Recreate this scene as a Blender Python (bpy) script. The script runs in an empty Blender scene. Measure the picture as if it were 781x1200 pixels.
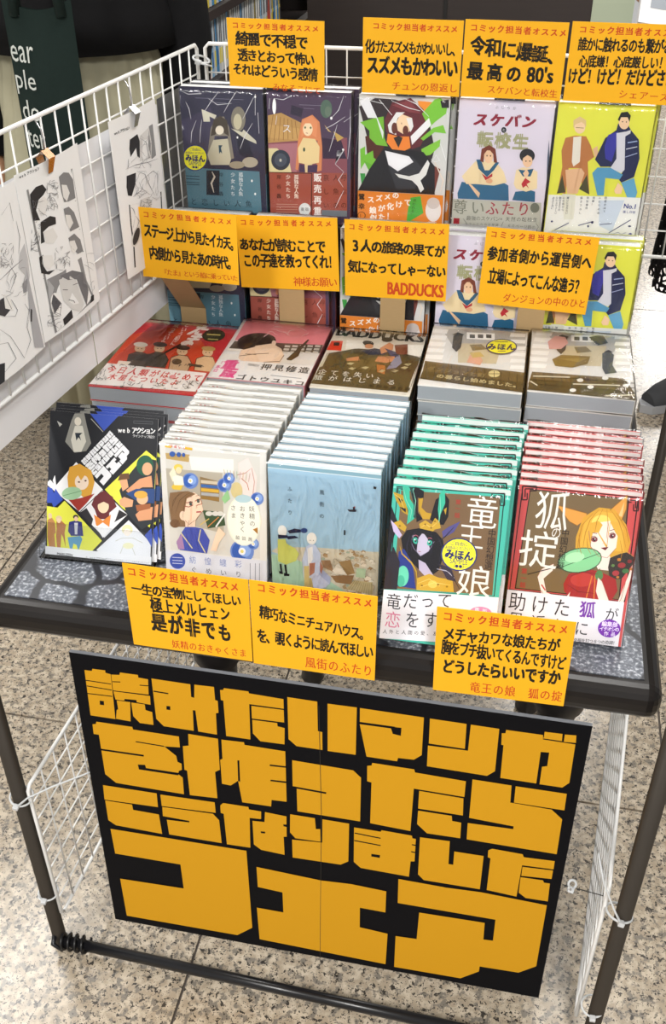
import bpy, math, random
from mathutils import Vector, Matrix
from mathutils.geometry import tessellate_polygon
R = math.radians
random.seed(7)
SC = bpy.context.scene
COL = SC.collection

# ------------------------------------------------------------------ camera, world, lights, exposure
def cam_setup():
    pitch, yaw, roll = R(35.2645), R(11.4677), R(-0.2763)
    h = Vector((-math.sin(yaw), math.cos(yaw), 0)); up = Vector((0, 0, 1))
    fw = h*math.cos(pitch) - up*math.sin(pitch)
    rt = fw.cross(up).normalized(); u = rt.cross(fw)
    r2 = rt*math.cos(roll) + u*math.sin(roll); u2 = -rt*math.sin(roll) + u*math.cos(roll)
    cd = bpy.data.cameras.new('camera'); co = bpy.data.objects.new('camera', cd); COL.objects.link(co)
    m = Matrix((r2, u2, -fw)).transposed().to_4x4(); m.translation = Vector((.5808, -.8398, 1.4843))
    co.matrix_world = m
    cd.sensor_fit = 'VERTICAL'; cd.sensor_height = 36; cd.sensor_width = 36*781/1200
    cd.lens = 1169.7/1200*36; cd.clip_start = .02
    SC.camera = co
cam_setup()
w = bpy.data.worlds.new('world'); SC.world = w; w.use_nodes = True
w.node_tree.nodes['Background'].inputs[0].default_value = (1, .985, .96, 1)
w.node_tree.nodes['Background'].inputs[1].default_value = .50
SC.view_settings.view_transform = 'Standard'; SC.view_settings.look = 'None'
SC.view_settings.gamma = 1; SC.view_settings.use_curve_mapping = False
SC.view_settings.exposure = 0.0
SC.cycles.transparent_max_bounces = 24
LIGHTS = [(-1.0, -2.0), (1.2, -2.0), (-1.3, 1.1), (.9, 1.1), (-1.3, 3.2), (1.0, 3.4), (2.0, 6.2), (1.9, 8.4)]
def area(x, y, e):
    l = bpy.data.lights.new('ceiling_lamp', 'AREA'); l.shape = 'RECTANGLE'; l.size = .30; l.size_y = 1.2; l.energy = e
    l.color = (1, .975, .94)
    o = bpy.data.objects.new('ceiling_lamp', l); COL.objects.link(o); o.location = (x, y, 2.735)
    return o
for i, (x, y) in enumerate(LIGHTS): area(x, y, (76, 76, 28, 28, 24, 24, 60, 55)[i])

# ------------------------------------------------------------------ materials
def lin(h):
    h = h.lstrip('#'); c = [int(h[i:i+2], 16)/255 for i in (0, 2, 4)]
    return tuple(((v+.055)/1.055)**2.4 if v > .04045 else v/12.92 for v in c)
MATS = {}
def mat(name, color='808080', rough=.5, metal=0, coat=0, spec=.5, trans=0, alpha=1):
    if name in MATS: return MATS[name]
    m = bpy.data.materials.new(name); m.use_nodes = True; b = m.node_tree.nodes['Principled BSDF']
    b.inputs['Base Color'].default_value = (*lin(color), 1); b.inputs['Roughness'].default_value = rough
    b.inputs['Metallic'].default_value = metal; b.inputs['Coat Weight'].default_value = coat
    b.inputs['Specular IOR Level'].default_value = spec; b.inputs['Transmission Weight'].default_value = trans
    b.inputs['Alpha'].default_value = alpha
    MATS[name] = m; return m
def nodes(m): return m.node_tree.nodes, m.node_tree.links, m.node_tree.nodes['Principled BSDF']
def grain(m, scale=60, amt=.12, bump=.0, coords='Object', stretch=None):
    """slight tone variation and relief"""
    N, L, b = nodes(m); tc = N.new('ShaderNodeTexCoord'); nz = N.new('ShaderNodeTexNoise'); nz.inputs['Scale'].default_value = scale
    nz.inputs['Detail'].default_value = 4
    if stretch:
        mp = N.new('ShaderNodeMapping'); mp.inputs['Scale'].default_value = stretch; L.new(tc.outputs[coords], mp.inputs[0]); L.new(mp.outputs[0], nz.inputs['Vector'])
    else: L.new(tc.outputs[coords], nz.inputs['Vector'])
    base = b.inputs['Base Color'].default_value[:]
    mx = N.new('ShaderNodeMix'); mx.data_type = 'RGBA'; mx.inputs[6].default_value = tuple(c*(1-amt) for c in base[:3])+(1,)
    mx.inputs[7].default_value = tuple(min(1, c*(1+amt)) for c in base[:3])+(1,)
    L.new(nz.outputs[0], mx.inputs[0]); L.new(mx.outputs[2], b.inputs['Base Color'])
    if bump:
        bp = N.new('ShaderNodeBump'); bp.inputs['Strength'].default_value = bump; bp.inputs['Distance'].default_value = .002
        L.new(nz.outputs[0], bp.inputs['Height']); L.new(bp.outputs[0], b.inputs['Normal'])
    return m
def print_mat(name, rough, coat, spec=.3):
    m = mat(name, 'ffffff', rough, coat=coat); N, L, b = nodes(m)
    m['col'] = 1; a = N.new('ShaderNodeVertexColor'); a.layer_name = 'Col'; L.new(a.outputs[0], b.inputs['Base Color'])
    b.inputs['Coat Roughness'].default_value = .12; b.inputs['Specular IOR Level'].default_value = spec
    return m
PRINT = print_mat('printed_paper', .38, .25)
MATTE = print_mat('printed_matte_paper', .6, 0)
WHITE_METAL = grain(mat('white_coated_wire', 'e4e4e2', .35), 40, .03)
POLE = grain(mat('dark_bronze_metal', '3b352e', .4, .3), 25, .12)
BLACK_BAR = grain(mat('black_painted_tube', '17171a', .28), 30, .2)
TABLE_RIM = grain(mat('dark_table_rim', '1b1817', .3, spec=.25), 18, .2)
TABLE_LEG = grain(mat('dark_table_leg', '231f1e', .4), 20, .15)
PAGES = mat('page_edges', 'cfd2d3', .8); PAGES_GREY = mat('grey_page_edges', 'a9aeb4', .8)
def pages_nodes(PM, c0, c1):
    N, L, b = nodes(PM); tc = N.new('ShaderNodeTexCoord'); wv = N.new('ShaderNodeTexWave'); wv.bands_direction = 'Y'
    wv.inputs['Scale'].default_value = 420; wv.inputs['Distortion'].default_value = 1.5; wv.inputs['Detail'].default_value = 2
    L.new(tc.outputs['Object'], wv.inputs['Vector']); mx = N.new('ShaderNodeMix'); mx.data_type = 'RGBA'
    mx.inputs[6].default_value = (*lin(c0), 1); mx.inputs[7].default_value = (*lin(c1), 1)
    L.new(wv.outputs[0], mx.inputs[0]); L.new(mx.outputs[2], b.inputs['Base Color'])
pages_nodes(PAGES, 'cfd2d2', 'eff0ee'); pages_nodes(PAGES_GREY, '8e949b', 'b4bac0')
FOAM = mat('foam_board_edge', '8d9096', .7)
ZIP = mat('clear_nylon', 'dfe2e4', .3, trans=.25)
KRAFT = grain(mat('kraft_card', 'a98d63', .75), 120, .08, stretch=(1, 1, 6))
ACRYL = mat('clear_acrylic', 'ffffff', .03)
WRAP = mat('shrink_wrap_film', 'ffffff', .05)
def film(m, base_fac, tint, bump_scale, bump_str, rough, dist=.004, stretch=(1, 1, 1), ior=1.35):
    N, L, b = nodes(m); N.remove(b); out = N['Material Output']
    tr = N.new('ShaderNodeBsdfTransparent'); tr.inputs[0].default_value = tint
    gl = N.new('ShaderNodeBsdfGlossy'); gl.inputs['Roughness'].default_value = rough; gl.inputs[0].default_value = (1, 1, 1, 1)
    fr = N.new('ShaderNodeFresnel'); fr.inputs[0].default_value = ior
    ad = N.new('ShaderNodeMath'); ad.operation = 'ADD'; ad.inputs[1].default_value = base_fac; L.new(fr.outputs[0], ad.inputs[0]); ad.use_clamp = True
    tc = N.new('ShaderNodeTexCoord'); mp = N.new('ShaderNodeMapping'); mp.inputs['Scale'].default_value = stretch
    L.new(tc.outputs['Object'], mp.inputs[0])
    nz = N.new('ShaderNodeTexNoise'); nz.inputs['Scale'].default_value = bump_scale; nz.inputs['Detail'].default_value = 3; nz.inputs['Distortion'].default_value = 1.2
    L.new(mp.outputs[0], nz.inputs['Vector'])
    bp = N.new('ShaderNodeBump'); bp.inputs['Strength'].default_value = bump_str; bp.inputs['Distance'].default_value = dist
    L.new(nz.outputs[0], bp.inputs['Height']); L.new(bp.outputs[0], gl.inputs['Normal']); L.new(bp.outputs[0], fr.inputs['Normal'])
    mx = N.new('ShaderNodeMixShader'); L.new(ad.outputs[0], mx.inputs[0]); L.new(tr.outputs[0], mx.inputs[1]); L.new(gl.outputs[0], mx.inputs[2])
    L.new(mx.outputs[0], out.inputs[0])
film(WRAP, .008, (.99, .99, .99, 1), 24, .7, .10, dist=.0035, stretch=(1.8, 1, .6), ior=1.28)
film(ACRYL, .03, (.95, .96, .97, 1), 3, .02, .03)
GREYFILM = mat('grey_vinyl', '909090'); film(GREYFILM, .05, (.62, .62, .63, 1), 12, .3, .3)

def granite():
    m = mat('speckled_granite', 'a99b86', .22); N, L, b = nodes(m)
    tc = N.new('ShaderNodeTexCoord')
    oi = N.new('ShaderNodeObjectInfo')
    geo = N.new('ShaderNodeNewGeometry')
    def noise(sc, det=3, rough=.6, dist=0):
        n = N.new('ShaderNodeTexNoise'); n.inputs['Scale'].default_value = sc; n.inputs['Detail'].default_value = det
        n.inputs['Roughness'].default_value = rough; n.inputs['Distortion'].default_value = dist
        L.new(geo.outputs['Position'], n.inputs['Vector']); return n.outputs[0]
    def ramp(src, a, c):
        r = N.new('ShaderNodeMapRange'); r.inputs[1].default_value = a; r.inputs[2].default_value = c; L.new(src, r.inputs[0]); return r.outputs[0]
    def mix(f, A, B):
        x = N.new('ShaderNodeMix'); x.data_type = 'RGBA'; L.new(f, x.inputs[0])
        for i, v in ((6, A), (7, B)):
            if isinstance(v, str): x.inputs[i].default_value = (*lin(v), 1)
            else: L.new(v, x.inputs[i])
        return x.outputs[2]
    c = mix(ramp(noise(60), .42, .6), 'a89a86', 'c6b9a5')
    c = mix(ramp(noise(75, 3), .52, .60), c, '7f786e')
    c = mix(ramp(noise(105, 3, .7, .3), .57, .61), c, '3f3b37')
    c = mix(ramp(noise(240, 2), .60, .66), c, '262422')
    L.new(c, b.inputs['Base Color'])
    r = N.new('ShaderNodeMapRange'); r.inputs[3].default_value = .16; r.inputs[4].default_value = .3; L.new(noise(20), r.inputs[0]); L.new(r.outputs[0], b.inputs['Roughness'])
    return m
GRANITE = granite()
def cracked():
    m = mat('cracked_stone_laminate', '6d7178', .3, coat=.2); N, L, b = nodes(m)
    tc = N.new('ShaderNodeTexCoord'); nz = N.new('ShaderNodeTexNoise'); nz.inputs['Scale'].default_value = 14; nz.inputs['Detail'].default_value = 3
    L.new(tc.outputs['Object'], nz.inputs['Vector'])
    mv = N.new('ShaderNodeVectorMath'); mv.operation = 'MULTIPLY_ADD'; mv.inputs[1].default_value = (.05, .05, 0); L.new(nz.outputs['Color'], mv.inputs[0]); L.new(tc.outputs['Object'], mv.inputs[2])
    vo = N.new('ShaderNodeTexVoronoi'); vo.feature = 'DISTANCE_TO_EDGE'; vo.inputs['Scale'].default_value = 11.5; L.new(mv.outputs[0], vo.inputs['Vector'])
    r = N.new('ShaderNodeMapRange'); r.inputs[1].default_value = .035; r.inputs[2].default_value = .06; L.new(vo.outputs['Distance'], r.inputs[0])
    n2 = N.new('ShaderNodeTexNoise'); n2.inputs['Scale'].default_value = 230; n2.inputs['Detail'].default_value = 3; L.new(tc.outputs['Object'], n2.inputs['Vector'])
    cr = N.new('ShaderNodeValToRGB'); cr.color_ramp.elements[0].position = .35; cr.color_ramp.elements[0].color = (*lin('474c56'), 1)
    cr.color_ramp.elements[1].position = .68; cr.color_ramp.elements[1].color = (*lin('b9bec6'), 1); e = cr.color_ramp.elements.new(.53); e.color = (*lin('656b76'), 1)
    L.new(n2.outputs[0], cr.inputs[0])
    mx = N.new('ShaderNodeMix'); mx.data_type = 'RGBA'; mx.inputs[6].default_value = (*lin('25272e'), 1); L.new(r.outputs[0], mx.inputs[0]); L.new(cr.outputs[0], mx.inputs[7])
    L.new(mx.outputs[2], b.inputs['Base Color']); return m
CRACK = cracked()

# ------------------------------------------------------------------ mesh helpers
class MB:
    def __init__(s): s.v = []; s.f = []; s.c = []; s.smooth = False
    def quadface(s, *p, c=None):
        i = len(s.v); s.v += [tuple(q) for q in p]; s.f.append(tuple(range(i, i+len(p)))); s.c += [c or (1, 1, 1)]*len(p)
    def box(s, a, b, c=None):
        (x0, y0, z0), (x1, y1, z1) = a, b; i = len(s.v)
        s.v += [(x0,y0,z0),(x1,y0,z0),(x1,y1,z0),(x0,y1,z0),(x0,y0,z1),(x1,y0,z1),(x1,y1,z1),(x0,y1,z1)]
        s.f += [tuple(i+k for k in q) for q in ((0,3,2,1),(4,5,6,7),(0,1,5,4),(1,2,6,5),(2,3,7,6),(3,0,4,7))]
        s.c += [c or (1, 1, 1)]*8; return s
    def tube(s, pts, r, n=8, cap=True, c=None):
        pts = [Vector(p) for p in pts]; base = len(s.v); prev = None
        for k, p in enumerate(pts):
            d = (pts[min(k+1, len(pts)-1)] - pts[max(k-1, 0)]).normalized()
            if prev is None: a = d.orthogonal().normalized()
            else: a = (prev - d*prev.dot(d)).normalized()
            prev = a; b2 = d.cross(a); rr = r[k] if isinstance(r, (list, tuple)) else r
            for j in range(n):
                t = 2*math.pi*j/n; s.v.append(tuple(p + a*rr*math.cos(t) + b2*rr*math.sin(t)))
        for k in range(len(pts)-1):
            for j in range(n):
                j2 = (j+1) % n; s.f.append((base+k*n+j, base+k*n+j2, base+(k+1)*n+j2, base+(k+1)*n+j))
        if cap: s.f.append(tuple(base+j for j in reversed(range(n)))); s.f.append(tuple(base+(len(pts)-1)*n+j for j in range(n)))
        s.c += [c or (1, 1, 1)]*(n*len(pts)); s.smooth = True; return s
    def lathe(s, prof, cx=0, cy=0, n=24, c=None):
        base = len(s.v)
        for (r, z) in prof:
            for j in range(n):
                t = 2*math.pi*j/n; s.v.append((cx+r*math.cos(t), cy+r*math.sin(t), z))
        for k in range(len(prof)-1):
            for j in range(n):
                j2 = (j+1) % n; s.f.append((base+k*n+j, base+k*n+j2, base+(k+1)*n+j2, base+(k+1)*n+j))
        s.f.append(tuple(base+j for j in reversed(range(n)))); s.f.append(tuple(base+(len(prof)-1)*n+j for j in range(n)))
        s.c += [c or (1, 1, 1)]*(n*len(prof)); s.smooth = True; return s
    def mesh(s, name, m):
        me = bpy.data.meshes.new(name); me.from_pydata(s.v, [], s.f)
        if m is not None: me.materials.append(m)
        if m is not None and m.get('col'):
            at = me.attributes.new('Col', 'FLOAT_COLOR', 'POINT')
            at.data.foreach_set('color', [x for c in s.c for x in (*c, 1.0)])
        if s.smooth:
            me.polygons.foreach_set('use_smooth', [len(f) <= 4 for f in s.f])
        me.update(); return me
    def build(s, name, m, parent=None, bevel=0, seg=2):
        return obj(name, s.mesh(name, m), parent, bevel, seg)
def obj(name, me, parent=None, bevel=0, seg=2):
    o = bpy.data.objects.new(name, me); COL.objects.link(o)
    if parent is not None: o.parent = parent
    if bevel:
        b = o.modifiers.new('bevel', 'BEVEL'); b.width = bevel; b.segments = seg; b.limit_method = 'ANGLE'
    return o
def empty(name, loc=(0, 0, 0), rot=(0, 0, 0)):
    o = bpy.data.objects.new(name, None); COL.objects.link(o); o.location = loc; o.rotation_euler = rot; o.empty_display_size = .05; return o
def tag(o, label, cat, group=None):
    o['label'] = label; o['category'] = cat
    if group: o['group'] = group
    return o
def struct(o): o['kind'] = 'structure'; return o
def copy_tree(o, parent=None):
    c = o.copy(); COL.objects.link(c)
    if parent is not None: c.parent = parent
    for ch in list(o.children): copy_tree(ch, c)
    return c

# ------------------------------------------------------------------ printed artwork
GLY = {}
def glyph(ch, bold=0, whole=False):
    k = (ch, round(bold, 3))
    if k in GLY: return GLY[k]
    cu = bpy.data.curves.new('g', 'FONT'); cu.body = ch; cu.offset = bold; cu.resolution_u = 2
    o = bpy.data.objects.new('g', cu); COL.objects.link(o)
    me = bpy.data.meshes.new_from_object(o.evaluated_get(bpy.context.evaluated_depsgraph_get()))
    vs = [(v.co.x, v.co.y) for v in me.vertices]; fs = [tuple(p.vertices) for p in me.polygons]
    bpy.data.objects.remove(o); bpy.data.curves.remove(cu); bpy.data.meshes.remove(me)
    GLY[k] = (vs, fs); return GLY[k]
_v, _ = glyph('国')
EM = (min(a for a, b in _v), max(a for a, b in _v), min(b for a, b in _v), max(b for a, b in _v))
EMS = max(EM[1]-EM[0], EM[3]-EM[2])*1.06; EMC = ((EM[0]+EM[1])/2, (EM[2]+EM[3])/2)

def homography(src):
    """maps 4 photo points TL,TR,BR,BL to the unit square (u right, v down)"""
    (x0,y0),(x1,y1),(x2,y2),(x3,y3) = src
    dx1, dx2, dy1, dy2 = x1-x2, x3-x2, y1-y2, y3-y2; sx = x0-x1+x2-x3; sy = y0-y1+y2-y3
    den = dx1*dy2-dx2*dy1; g = (sx*dy2-dx2*sy)/den; h = (dx1*sy-sx*dy1)/den
    M = Matrix(((x1-x0+g*x1, x3-x0+h*x3, x0), (y1-y0+g*y1, y3-y0+h*y3, y0), (g, h, 1))).inverted()
    def f(x, y):
        q = M @ Vector((x, y, 1)); return q.x/q.z, q.y/q.z
    return f
class Art(MB):
    """flat print on a sheet of W x H metres, authored in the pixel frame of a crop of the photograph (ox, oy, scale)"""
    LAY = 2.2e-5
    def __init__(s, W, H, quad, crop=(0, 0, 1), clip=True):
        super().__init__(); s.W, s.H = W, H; s.h = homography(quad); s.crop = crop; s.n = 1; s.clip = clip
    def px(s, x, y):
        ox, oy, sc = s.crop; u, v = s.h(ox+x/sc, oy+y/sc)
        if s.clip: u = min(max(u, 0), 1); v = min(max(v, 0), 1)
        return u*s.W, (1-v)*s.H
    def mesh(s, name, m):
        tot = s.n*s.LAY; k = min(1, .0011/tot)
        s.v = [(a, y*k, b) for a, y, b in s.v]; return super().mesh(name, m)
    def _poly(s, pts, c):
        y = -s.n*s.LAY; s.n += 1
        t = tessellate_polygon([[Vector((a, b, 0)) for a, b in pts]])
        i = len(s.v); s.v += [(a, y, b) for a, b in pts]; s.c += [c]*len(pts)
        for tri in t:
            A, B, Cc = [pts[k] for k in tri]
            ar = (B[0]-A[0])*(Cc[1]-A[1])-(B[1]-A[1])*(Cc[0]-A[0])
            if abs(ar) < 1e-12: continue
            s.f.append(tuple(i+k for k in (tri if ar > 0 else tri[::-1])))
    def full(s, col):
        s._poly([(0, 0), (s.W, 0), (s.W, s.H), (0, s.H)], lin(col)); return s
    def uv(s, col, u0, v0, u1, v1):
        s._poly([(u0*s.W, (1-v1)*s.H), (u1*s.W, (1-v1)*s.H), (u1*s.W, (1-v0)*s.H), (u0*s.W, (1-v0)*s.H)], lin(col)); return s
    def P(s, col, st):
        pts = [tuple(float(q) for q in a.split(',')) for a in st.split()]
        s._poly([s.px(*p) for p in pts], lin(col)); return s
    def E(s, col, x, y, rx, ry, rot=0, n=22):
        c, sn = math.cos(R(rot)), math.sin(R(rot)); pts = []
        for k in range(n):
            t = 2*math.pi*k/n; a, b = rx*math.cos(t), ry*math.sin(t); pts.append(s.px(x+a*c-b*sn, y+a*sn+b*c))
        s._poly(pts, lin(col)); return s
    def L(s, col, w, st, taper=False):
        pts = [tuple(float(q) for q in a.split(',')) for a in st.split()]
        lft, rgt = [], []
        for k, (x, y) in enumerate(pts):
            x0, y0 = pts[max(k-1, 0)]; x1, y1 = pts[min(k+1, len(pts)-1)]
            d = math.hypot(x1-x0, y1-y0) or 1; nx, ny = -(y1-y0)/d, (x1-x0)/d
            ww = w/2*(1 if not taper else max(.15, math.sin(math.pi*(k+.35)/(len(pts)-.3))))
            lft.append((x+nx*ww, y+ny*ww)); rgt.append((x-nx*ww, y-ny*ww))
        s._poly([s.px(*p) for p in lft+rgt[::-1]], lin(col)); return s
    def _put(s, g, c, X, Z, sx, sz, rot=0, cx=None, cz=None, y=None, shear=0):
        vs, fs = g; i = len(s.v); co, si = math.cos(rot), math.sin(rot)
        cx = EMC[0] if cx is None else cx; cz = EMC[1] if cz is None else cz
        for a, b in vs:
            a, b = (a-cx)*sx, (b-cz)*sz; a += shear*b
            px, pz = X+a*co-b*si, Z+a*si+b*co
            if s.clip: px = min(max(px, 0), s.W); pz = min(max(pz, 0), s.H)
            s.v.append((px, y, pz))
        s.c += [c]*len(vs); s.f += [tuple(i+k for k in f) for f in fs]
    def T(s, col, text, x0, y0, x1, y1, h, w=None, bold=.0, j=0, shear=0):
        """characters with centres spread from (x0,y0) to (x1,y1); h and w are the character size in crop pixels"""
        w = w or h; n = len(text); c = lin(col); y = -s.n*s.LAY; s.n += 1
        for k, ch in enumerate(text):
            if ch in ' \u3000': continue
            t = k/(n-1) if n > 1 else 0; x, yy = x0+(x1-x0)*t, y0+(y1-y0)*t
            A = s.px(x-w/2, yy); B = s.px(x+w/2, yy); D = s.px(x, yy-h/2); F = s.px(x, yy+h/2)
            sx = abs(B[0]-A[0])/EMS; sz = abs(D[1]-F[1])/EMS; X, Z = s.px(x, yy); r = 0
            if j: sx *= 1+random.uniform(-j, j); sz *= 1+random.uniform(-j, j); r = random.uniform(-j, j)*.7
            g = glyph(ch); q = bold*1.15
            offs = [(0, 0)] if q < .008 else ([(-q, 0), (q, 0)] if q < .016 else [(-q, -q*.7), (q, -q*.7), (-q, q*.7), (q, q*.7)])
            cx = (min(a for a, b in g[0])+max(a for a, b in g[0]))/2 if ch in "80's3A" else None
            for m_, (ox, oz) in enumerate(offs):
                s._put(g, c, X+ox*sx, Z+oz*sz, sx*(1.1 if cx else 1), sz*(1.1 if cx else 1), r, cx=cx, y=y-m_*s.LAY*.25, shear=shear)
        return s
    def W_(s, col, text, x0, y0, x1, y1, bold=0, shear=0):
        """a latin word fitted to a box"""
        g = glyph(text); xs = [a for a, b in g[0]]; ys = [b for a, b in g[0]]
        A = s.px(x0, y0); B = s.px(x1, y1); y = -s.n*s.LAY; s.n += 1
        sx, sz = abs(B[0]-A[0])/(max(xs)-min(xs)), abs(A[1]-B[1])/(max(ys)-min(ys)); q = bold*sz
        for m_, (ox, oz) in enumerate([(0, 0)] if not bold else [(-q, -q*.5), (q, -q*.5), (-q, q*.5), (q, q*.5)]):
            s._put(g, lin(col), (A[0]+B[0])/2+ox, (A[1]+B[1])/2+oz, sx, sz, 0, (max(xs)+min(xs))/2, (max(ys)+min(ys))/2, y-m_*s.LAY*.25, shear)
        return s
    def scrib(s, col, w, x0, y0, x1, y1, n, seed=1, amp=10):
        """loose pen lines"""
        rr = random.Random(seed)
        for _ in range(n):
            x, y = rr.uniform(x0, x1), rr.uniform(y0, y1); a = rr.uniform(0, 6.28); pts = []
            for k in range(5):
                pts.append('%f,%f' % (x, y)); a += rr.uniform(-.7, .7); x += math.cos(a)*amp; y += math.sin(a)*amp
                x = min(max(x, x0), x1); y = min(max(y, y0), y1)
            s.L(col, w, ' '.join(pts), True)
        return s
exec_marker = None

# ------------------------------------------------------------------ setting: floor of granite tiles, ceiling
def build_floor():
    f = MB().box((-4.4, -2.2, -.03), (5.2, 6.8, -.004)).build('floor', mat('dark_joint', '57504a', .8)); struct(f)
    T = .754; g = .0022
    me = MB().box((g, g, -.004), (T-g, T-g, 0)).mesh('floor_tile', GRANITE)
    for i in range(-6, 6):
        for j in range(-3, 8):
            x, y = .186+i*T, .406+j*T
            if x < -4.3 or y < -2.3 or x > 5 or y > 6.4: continue
            o = obj('floor_tile', me, f); o.location = (x, y, 0)
build_floor()
def build_ceiling():
    c = struct(MB().box((-4.4, -3.2, 2.8), (5.2, 11, 2.85)).build('ceiling', mat('ceiling_white', 'dcdcd8', .8)))
    em = mat('lamp_diffuser', 'ffffff', .5); b = em.node_tree.nodes['Principled BSDF']
    b.inputs['Emission Color'].default_value = (1, .98, .95, 1); b.inputs['Emission Strength'].default_value = 4
    for i, (x, y) in enumerate(LIGHTS):
        e = empty('ceiling_light', (x, y, 2.8)); tag(e, 'long white ceiling light panel ' + ['over the left front of the stand', 'over the right front of the stand', 'over the left end of the table', 'over the right end of the table', 'behind the table at left', 'behind the table at right', 'far behind the table', 'farthest from the table'][i], 'light', 'ceiling light panels')
        MB().box((-.18, -.63, -.03), (.18, .63, -.001)).build('light_frame', mat('lamp_frame', 'c8c8c8', .5), e)
        MB().box((-.15, -.6, -.034), (.15, .6, -.0302)).build('diffuser', em, e)
build_ceiling()

# ------------------------------------------------------------------ table
TW = .7586
def build_table():
    t = empty('display_table', (0, 0, 0)); tag(t, 'dark table with cracked grey stone top and rounded black rim holding the comics', 'table')
    o = MB().box((-.022, -.022, .655), (TW+.022, .74, .6985)).build('table_rim', TABLE_RIM, t, .017, 4)
    MB().box((0, 0, .6975), (TW, .718, .7)).build('stone_top', CRACK, t)
    MB().box((.02, .05, .625), (TW-.02, .07, .655)).build('apron', TABLE_LEG, t)
    MB().box((.02, .66, .625), (TW-.02, .68, .655)).build('apron', TABLE_LEG, t)
    for x in (.24, .68):
        for y in (.075, .62):
            MB().box((x-.05, y-.035, .612), (x+.04, y+.035, .6545)).build('leg_bracket', TABLE_LEG, t, .004)
            MB().lathe([(.02, 0), (.024, .01), (.02, .03), (.018, .3), (.024, .56), (.032, .575), (.034, .61)], x, y, 20).build('leg', TABLE_LEG, t)
build_table()

# ------------------------------------------------------------------ stepped riser under the back rows
RISER = grain(mat('dark_riser_board', '2a282a', .5), 20, .15)
def build_riser():
    t = empty('display_riser', (0, 0, .7)); tag(t, 'dark stepped riser on the table under the two back rows of comics', 'riser')
    MB().box((.035, .262, .0005), (.728, .488, .0935)).build('lower_step', RISER, t, .002)
    MB().box((.035, .4905, .0005), (.728, .561, .119)).build('middle_step', RISER, t, .002)
    MB().box((.080, .5625, .0005), (.722, .618, .284)).build('upper_step', RISER, t, .002)
build_riser()

# ------------------------------------------------------------------ books
QUAD = {'K1': [(208.3, 100.8), (306.7, 105.0), (312.4, 257.8), (220.7, 251.9)],
 'K2': [(312.4, 105.3), (412.1, 109.5), (410.6, 264.1), (317.8, 258.1)],
 'K3': [(421.5, 109.9), (528.7, 114.5), (518.9, 271.1), (419.3, 264.7)],
 'K4': [(539.2, 115.0), (651.9, 119.8), (633.1, 278.5), (528.7, 271.7)],
 'K5': [(655.5, 119.9), (770.0, 124.8), (742.3, 285.5), (636.4, 278.7)],
 'white': [(188.6, 518), (314.4, 531), (312.5, 678), (191.5, 665)], 'blue': [(319, 543), (449, 557), (444, 699), (316, 680)],
 'teal': [(455, 557), (593, 568), (575, 760), (447, 750)], 'red': [(608, 562), (752, 578), (728, 760), (591, 738)],
 'leaf': [(62.7, 481), (183, 491.5), (180.5, 662), (51, 650)],
 'tama': [(167.8, 375.5), (279.6, 384.8), (227.9, 464.5), (102.9, 452.6)],
 'pink': [(286.2, 374.6), (389.6, 383.0), (356.9, 452.6), (242.4, 442.1)],
 'bad': [(394.6, 384.5), (500.6, 393.1), (480.3, 464.8), (362.6, 454.0)],
 'town1': [(509.2, 380.1), (619.1, 388.9), (612.1, 462.6), (489.5, 451.6)],
 'town2': [(624.4, 385.8), (738.1, 394.8), (745.4, 470.1), (618.2, 458.8)]}

def figure(A, x, y, s, hair, skin, coat, hs=1.0):
    """simple generic head and shoulders: s = head height in crop pixels"""
    A.P(coat, f'{x-s*.9},{y+s*1.7} {x-s*.75},{y+s*.8} {x-s*.2},{y+s*.6} {x+s*.2},{y+s*.6} {x+s*.75},{y+s*.8} {x+s*.9},{y+s*1.7}')
    A.P(skin, f'{x-s*.14},{y+s*.35} {x+s*.14},{y+s*.35} {x+s*.16},{y+s*.68} {x-s*.16},{y+s*.68}')
    A.E(hair, x, y-s*.06, s*.48*hs, s*.54); A.E(skin, x, y+s*.08, s*.34, s*.4)
    A.P(hair, f'{x-s*.42},{y} {x-s*.3},{y-s*.4} {x+s*.3},{y-s*.42} {x+s*.42},{y} {x+s*.2},{y-s*.18} {x},{y-s*.08} {x-s*.22},{y-s*.16}')
    A.E('40302c', x-s*.14, y+s*.08, s*.05, s*.035); A.E('40302c', x+s*.14, y+s*.08, s*.05, s*.035)
    A.L('a04a40', s*.04, f'{x-s*.07},{y+s*.28} {x+s*.07},{y+s*.28}')

def sample(A, x, y, r, rot=0, fl=1.0):
    A.E('2a3580', x, y, r, r*fl); A.E('f2ee3c', x, y, r*.93, r*.93*fl)
    A.T('2a2f78', 'ご自由に', x-r*.38, y-r*.66*fl, x+r*.38, y-r*.62*fl, r*.24, bold=.01)
    A.T('2a2f78', 'お読みください！', x-r*.68, y-r*.4*fl, x+r*.7, y-r*.34*fl, r*.2, bold=.01)
    A.T('1e2370', 'みほん', x-r*.52, y-.01*r, x+r*.54, y+.08*r, r*.54, r*.5, bold=.04)
    A.W_('2a2f78', 'SAMPLE', x-r*.5, y+r*.55*fl, x+r*.5, y+r*.3*fl)
    A.T('1e2370', '（●●）', x-r*.3, y+r*.7*fl, x+r*.32, y+r*.74*fl, r*.22, bold=.01)

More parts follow.
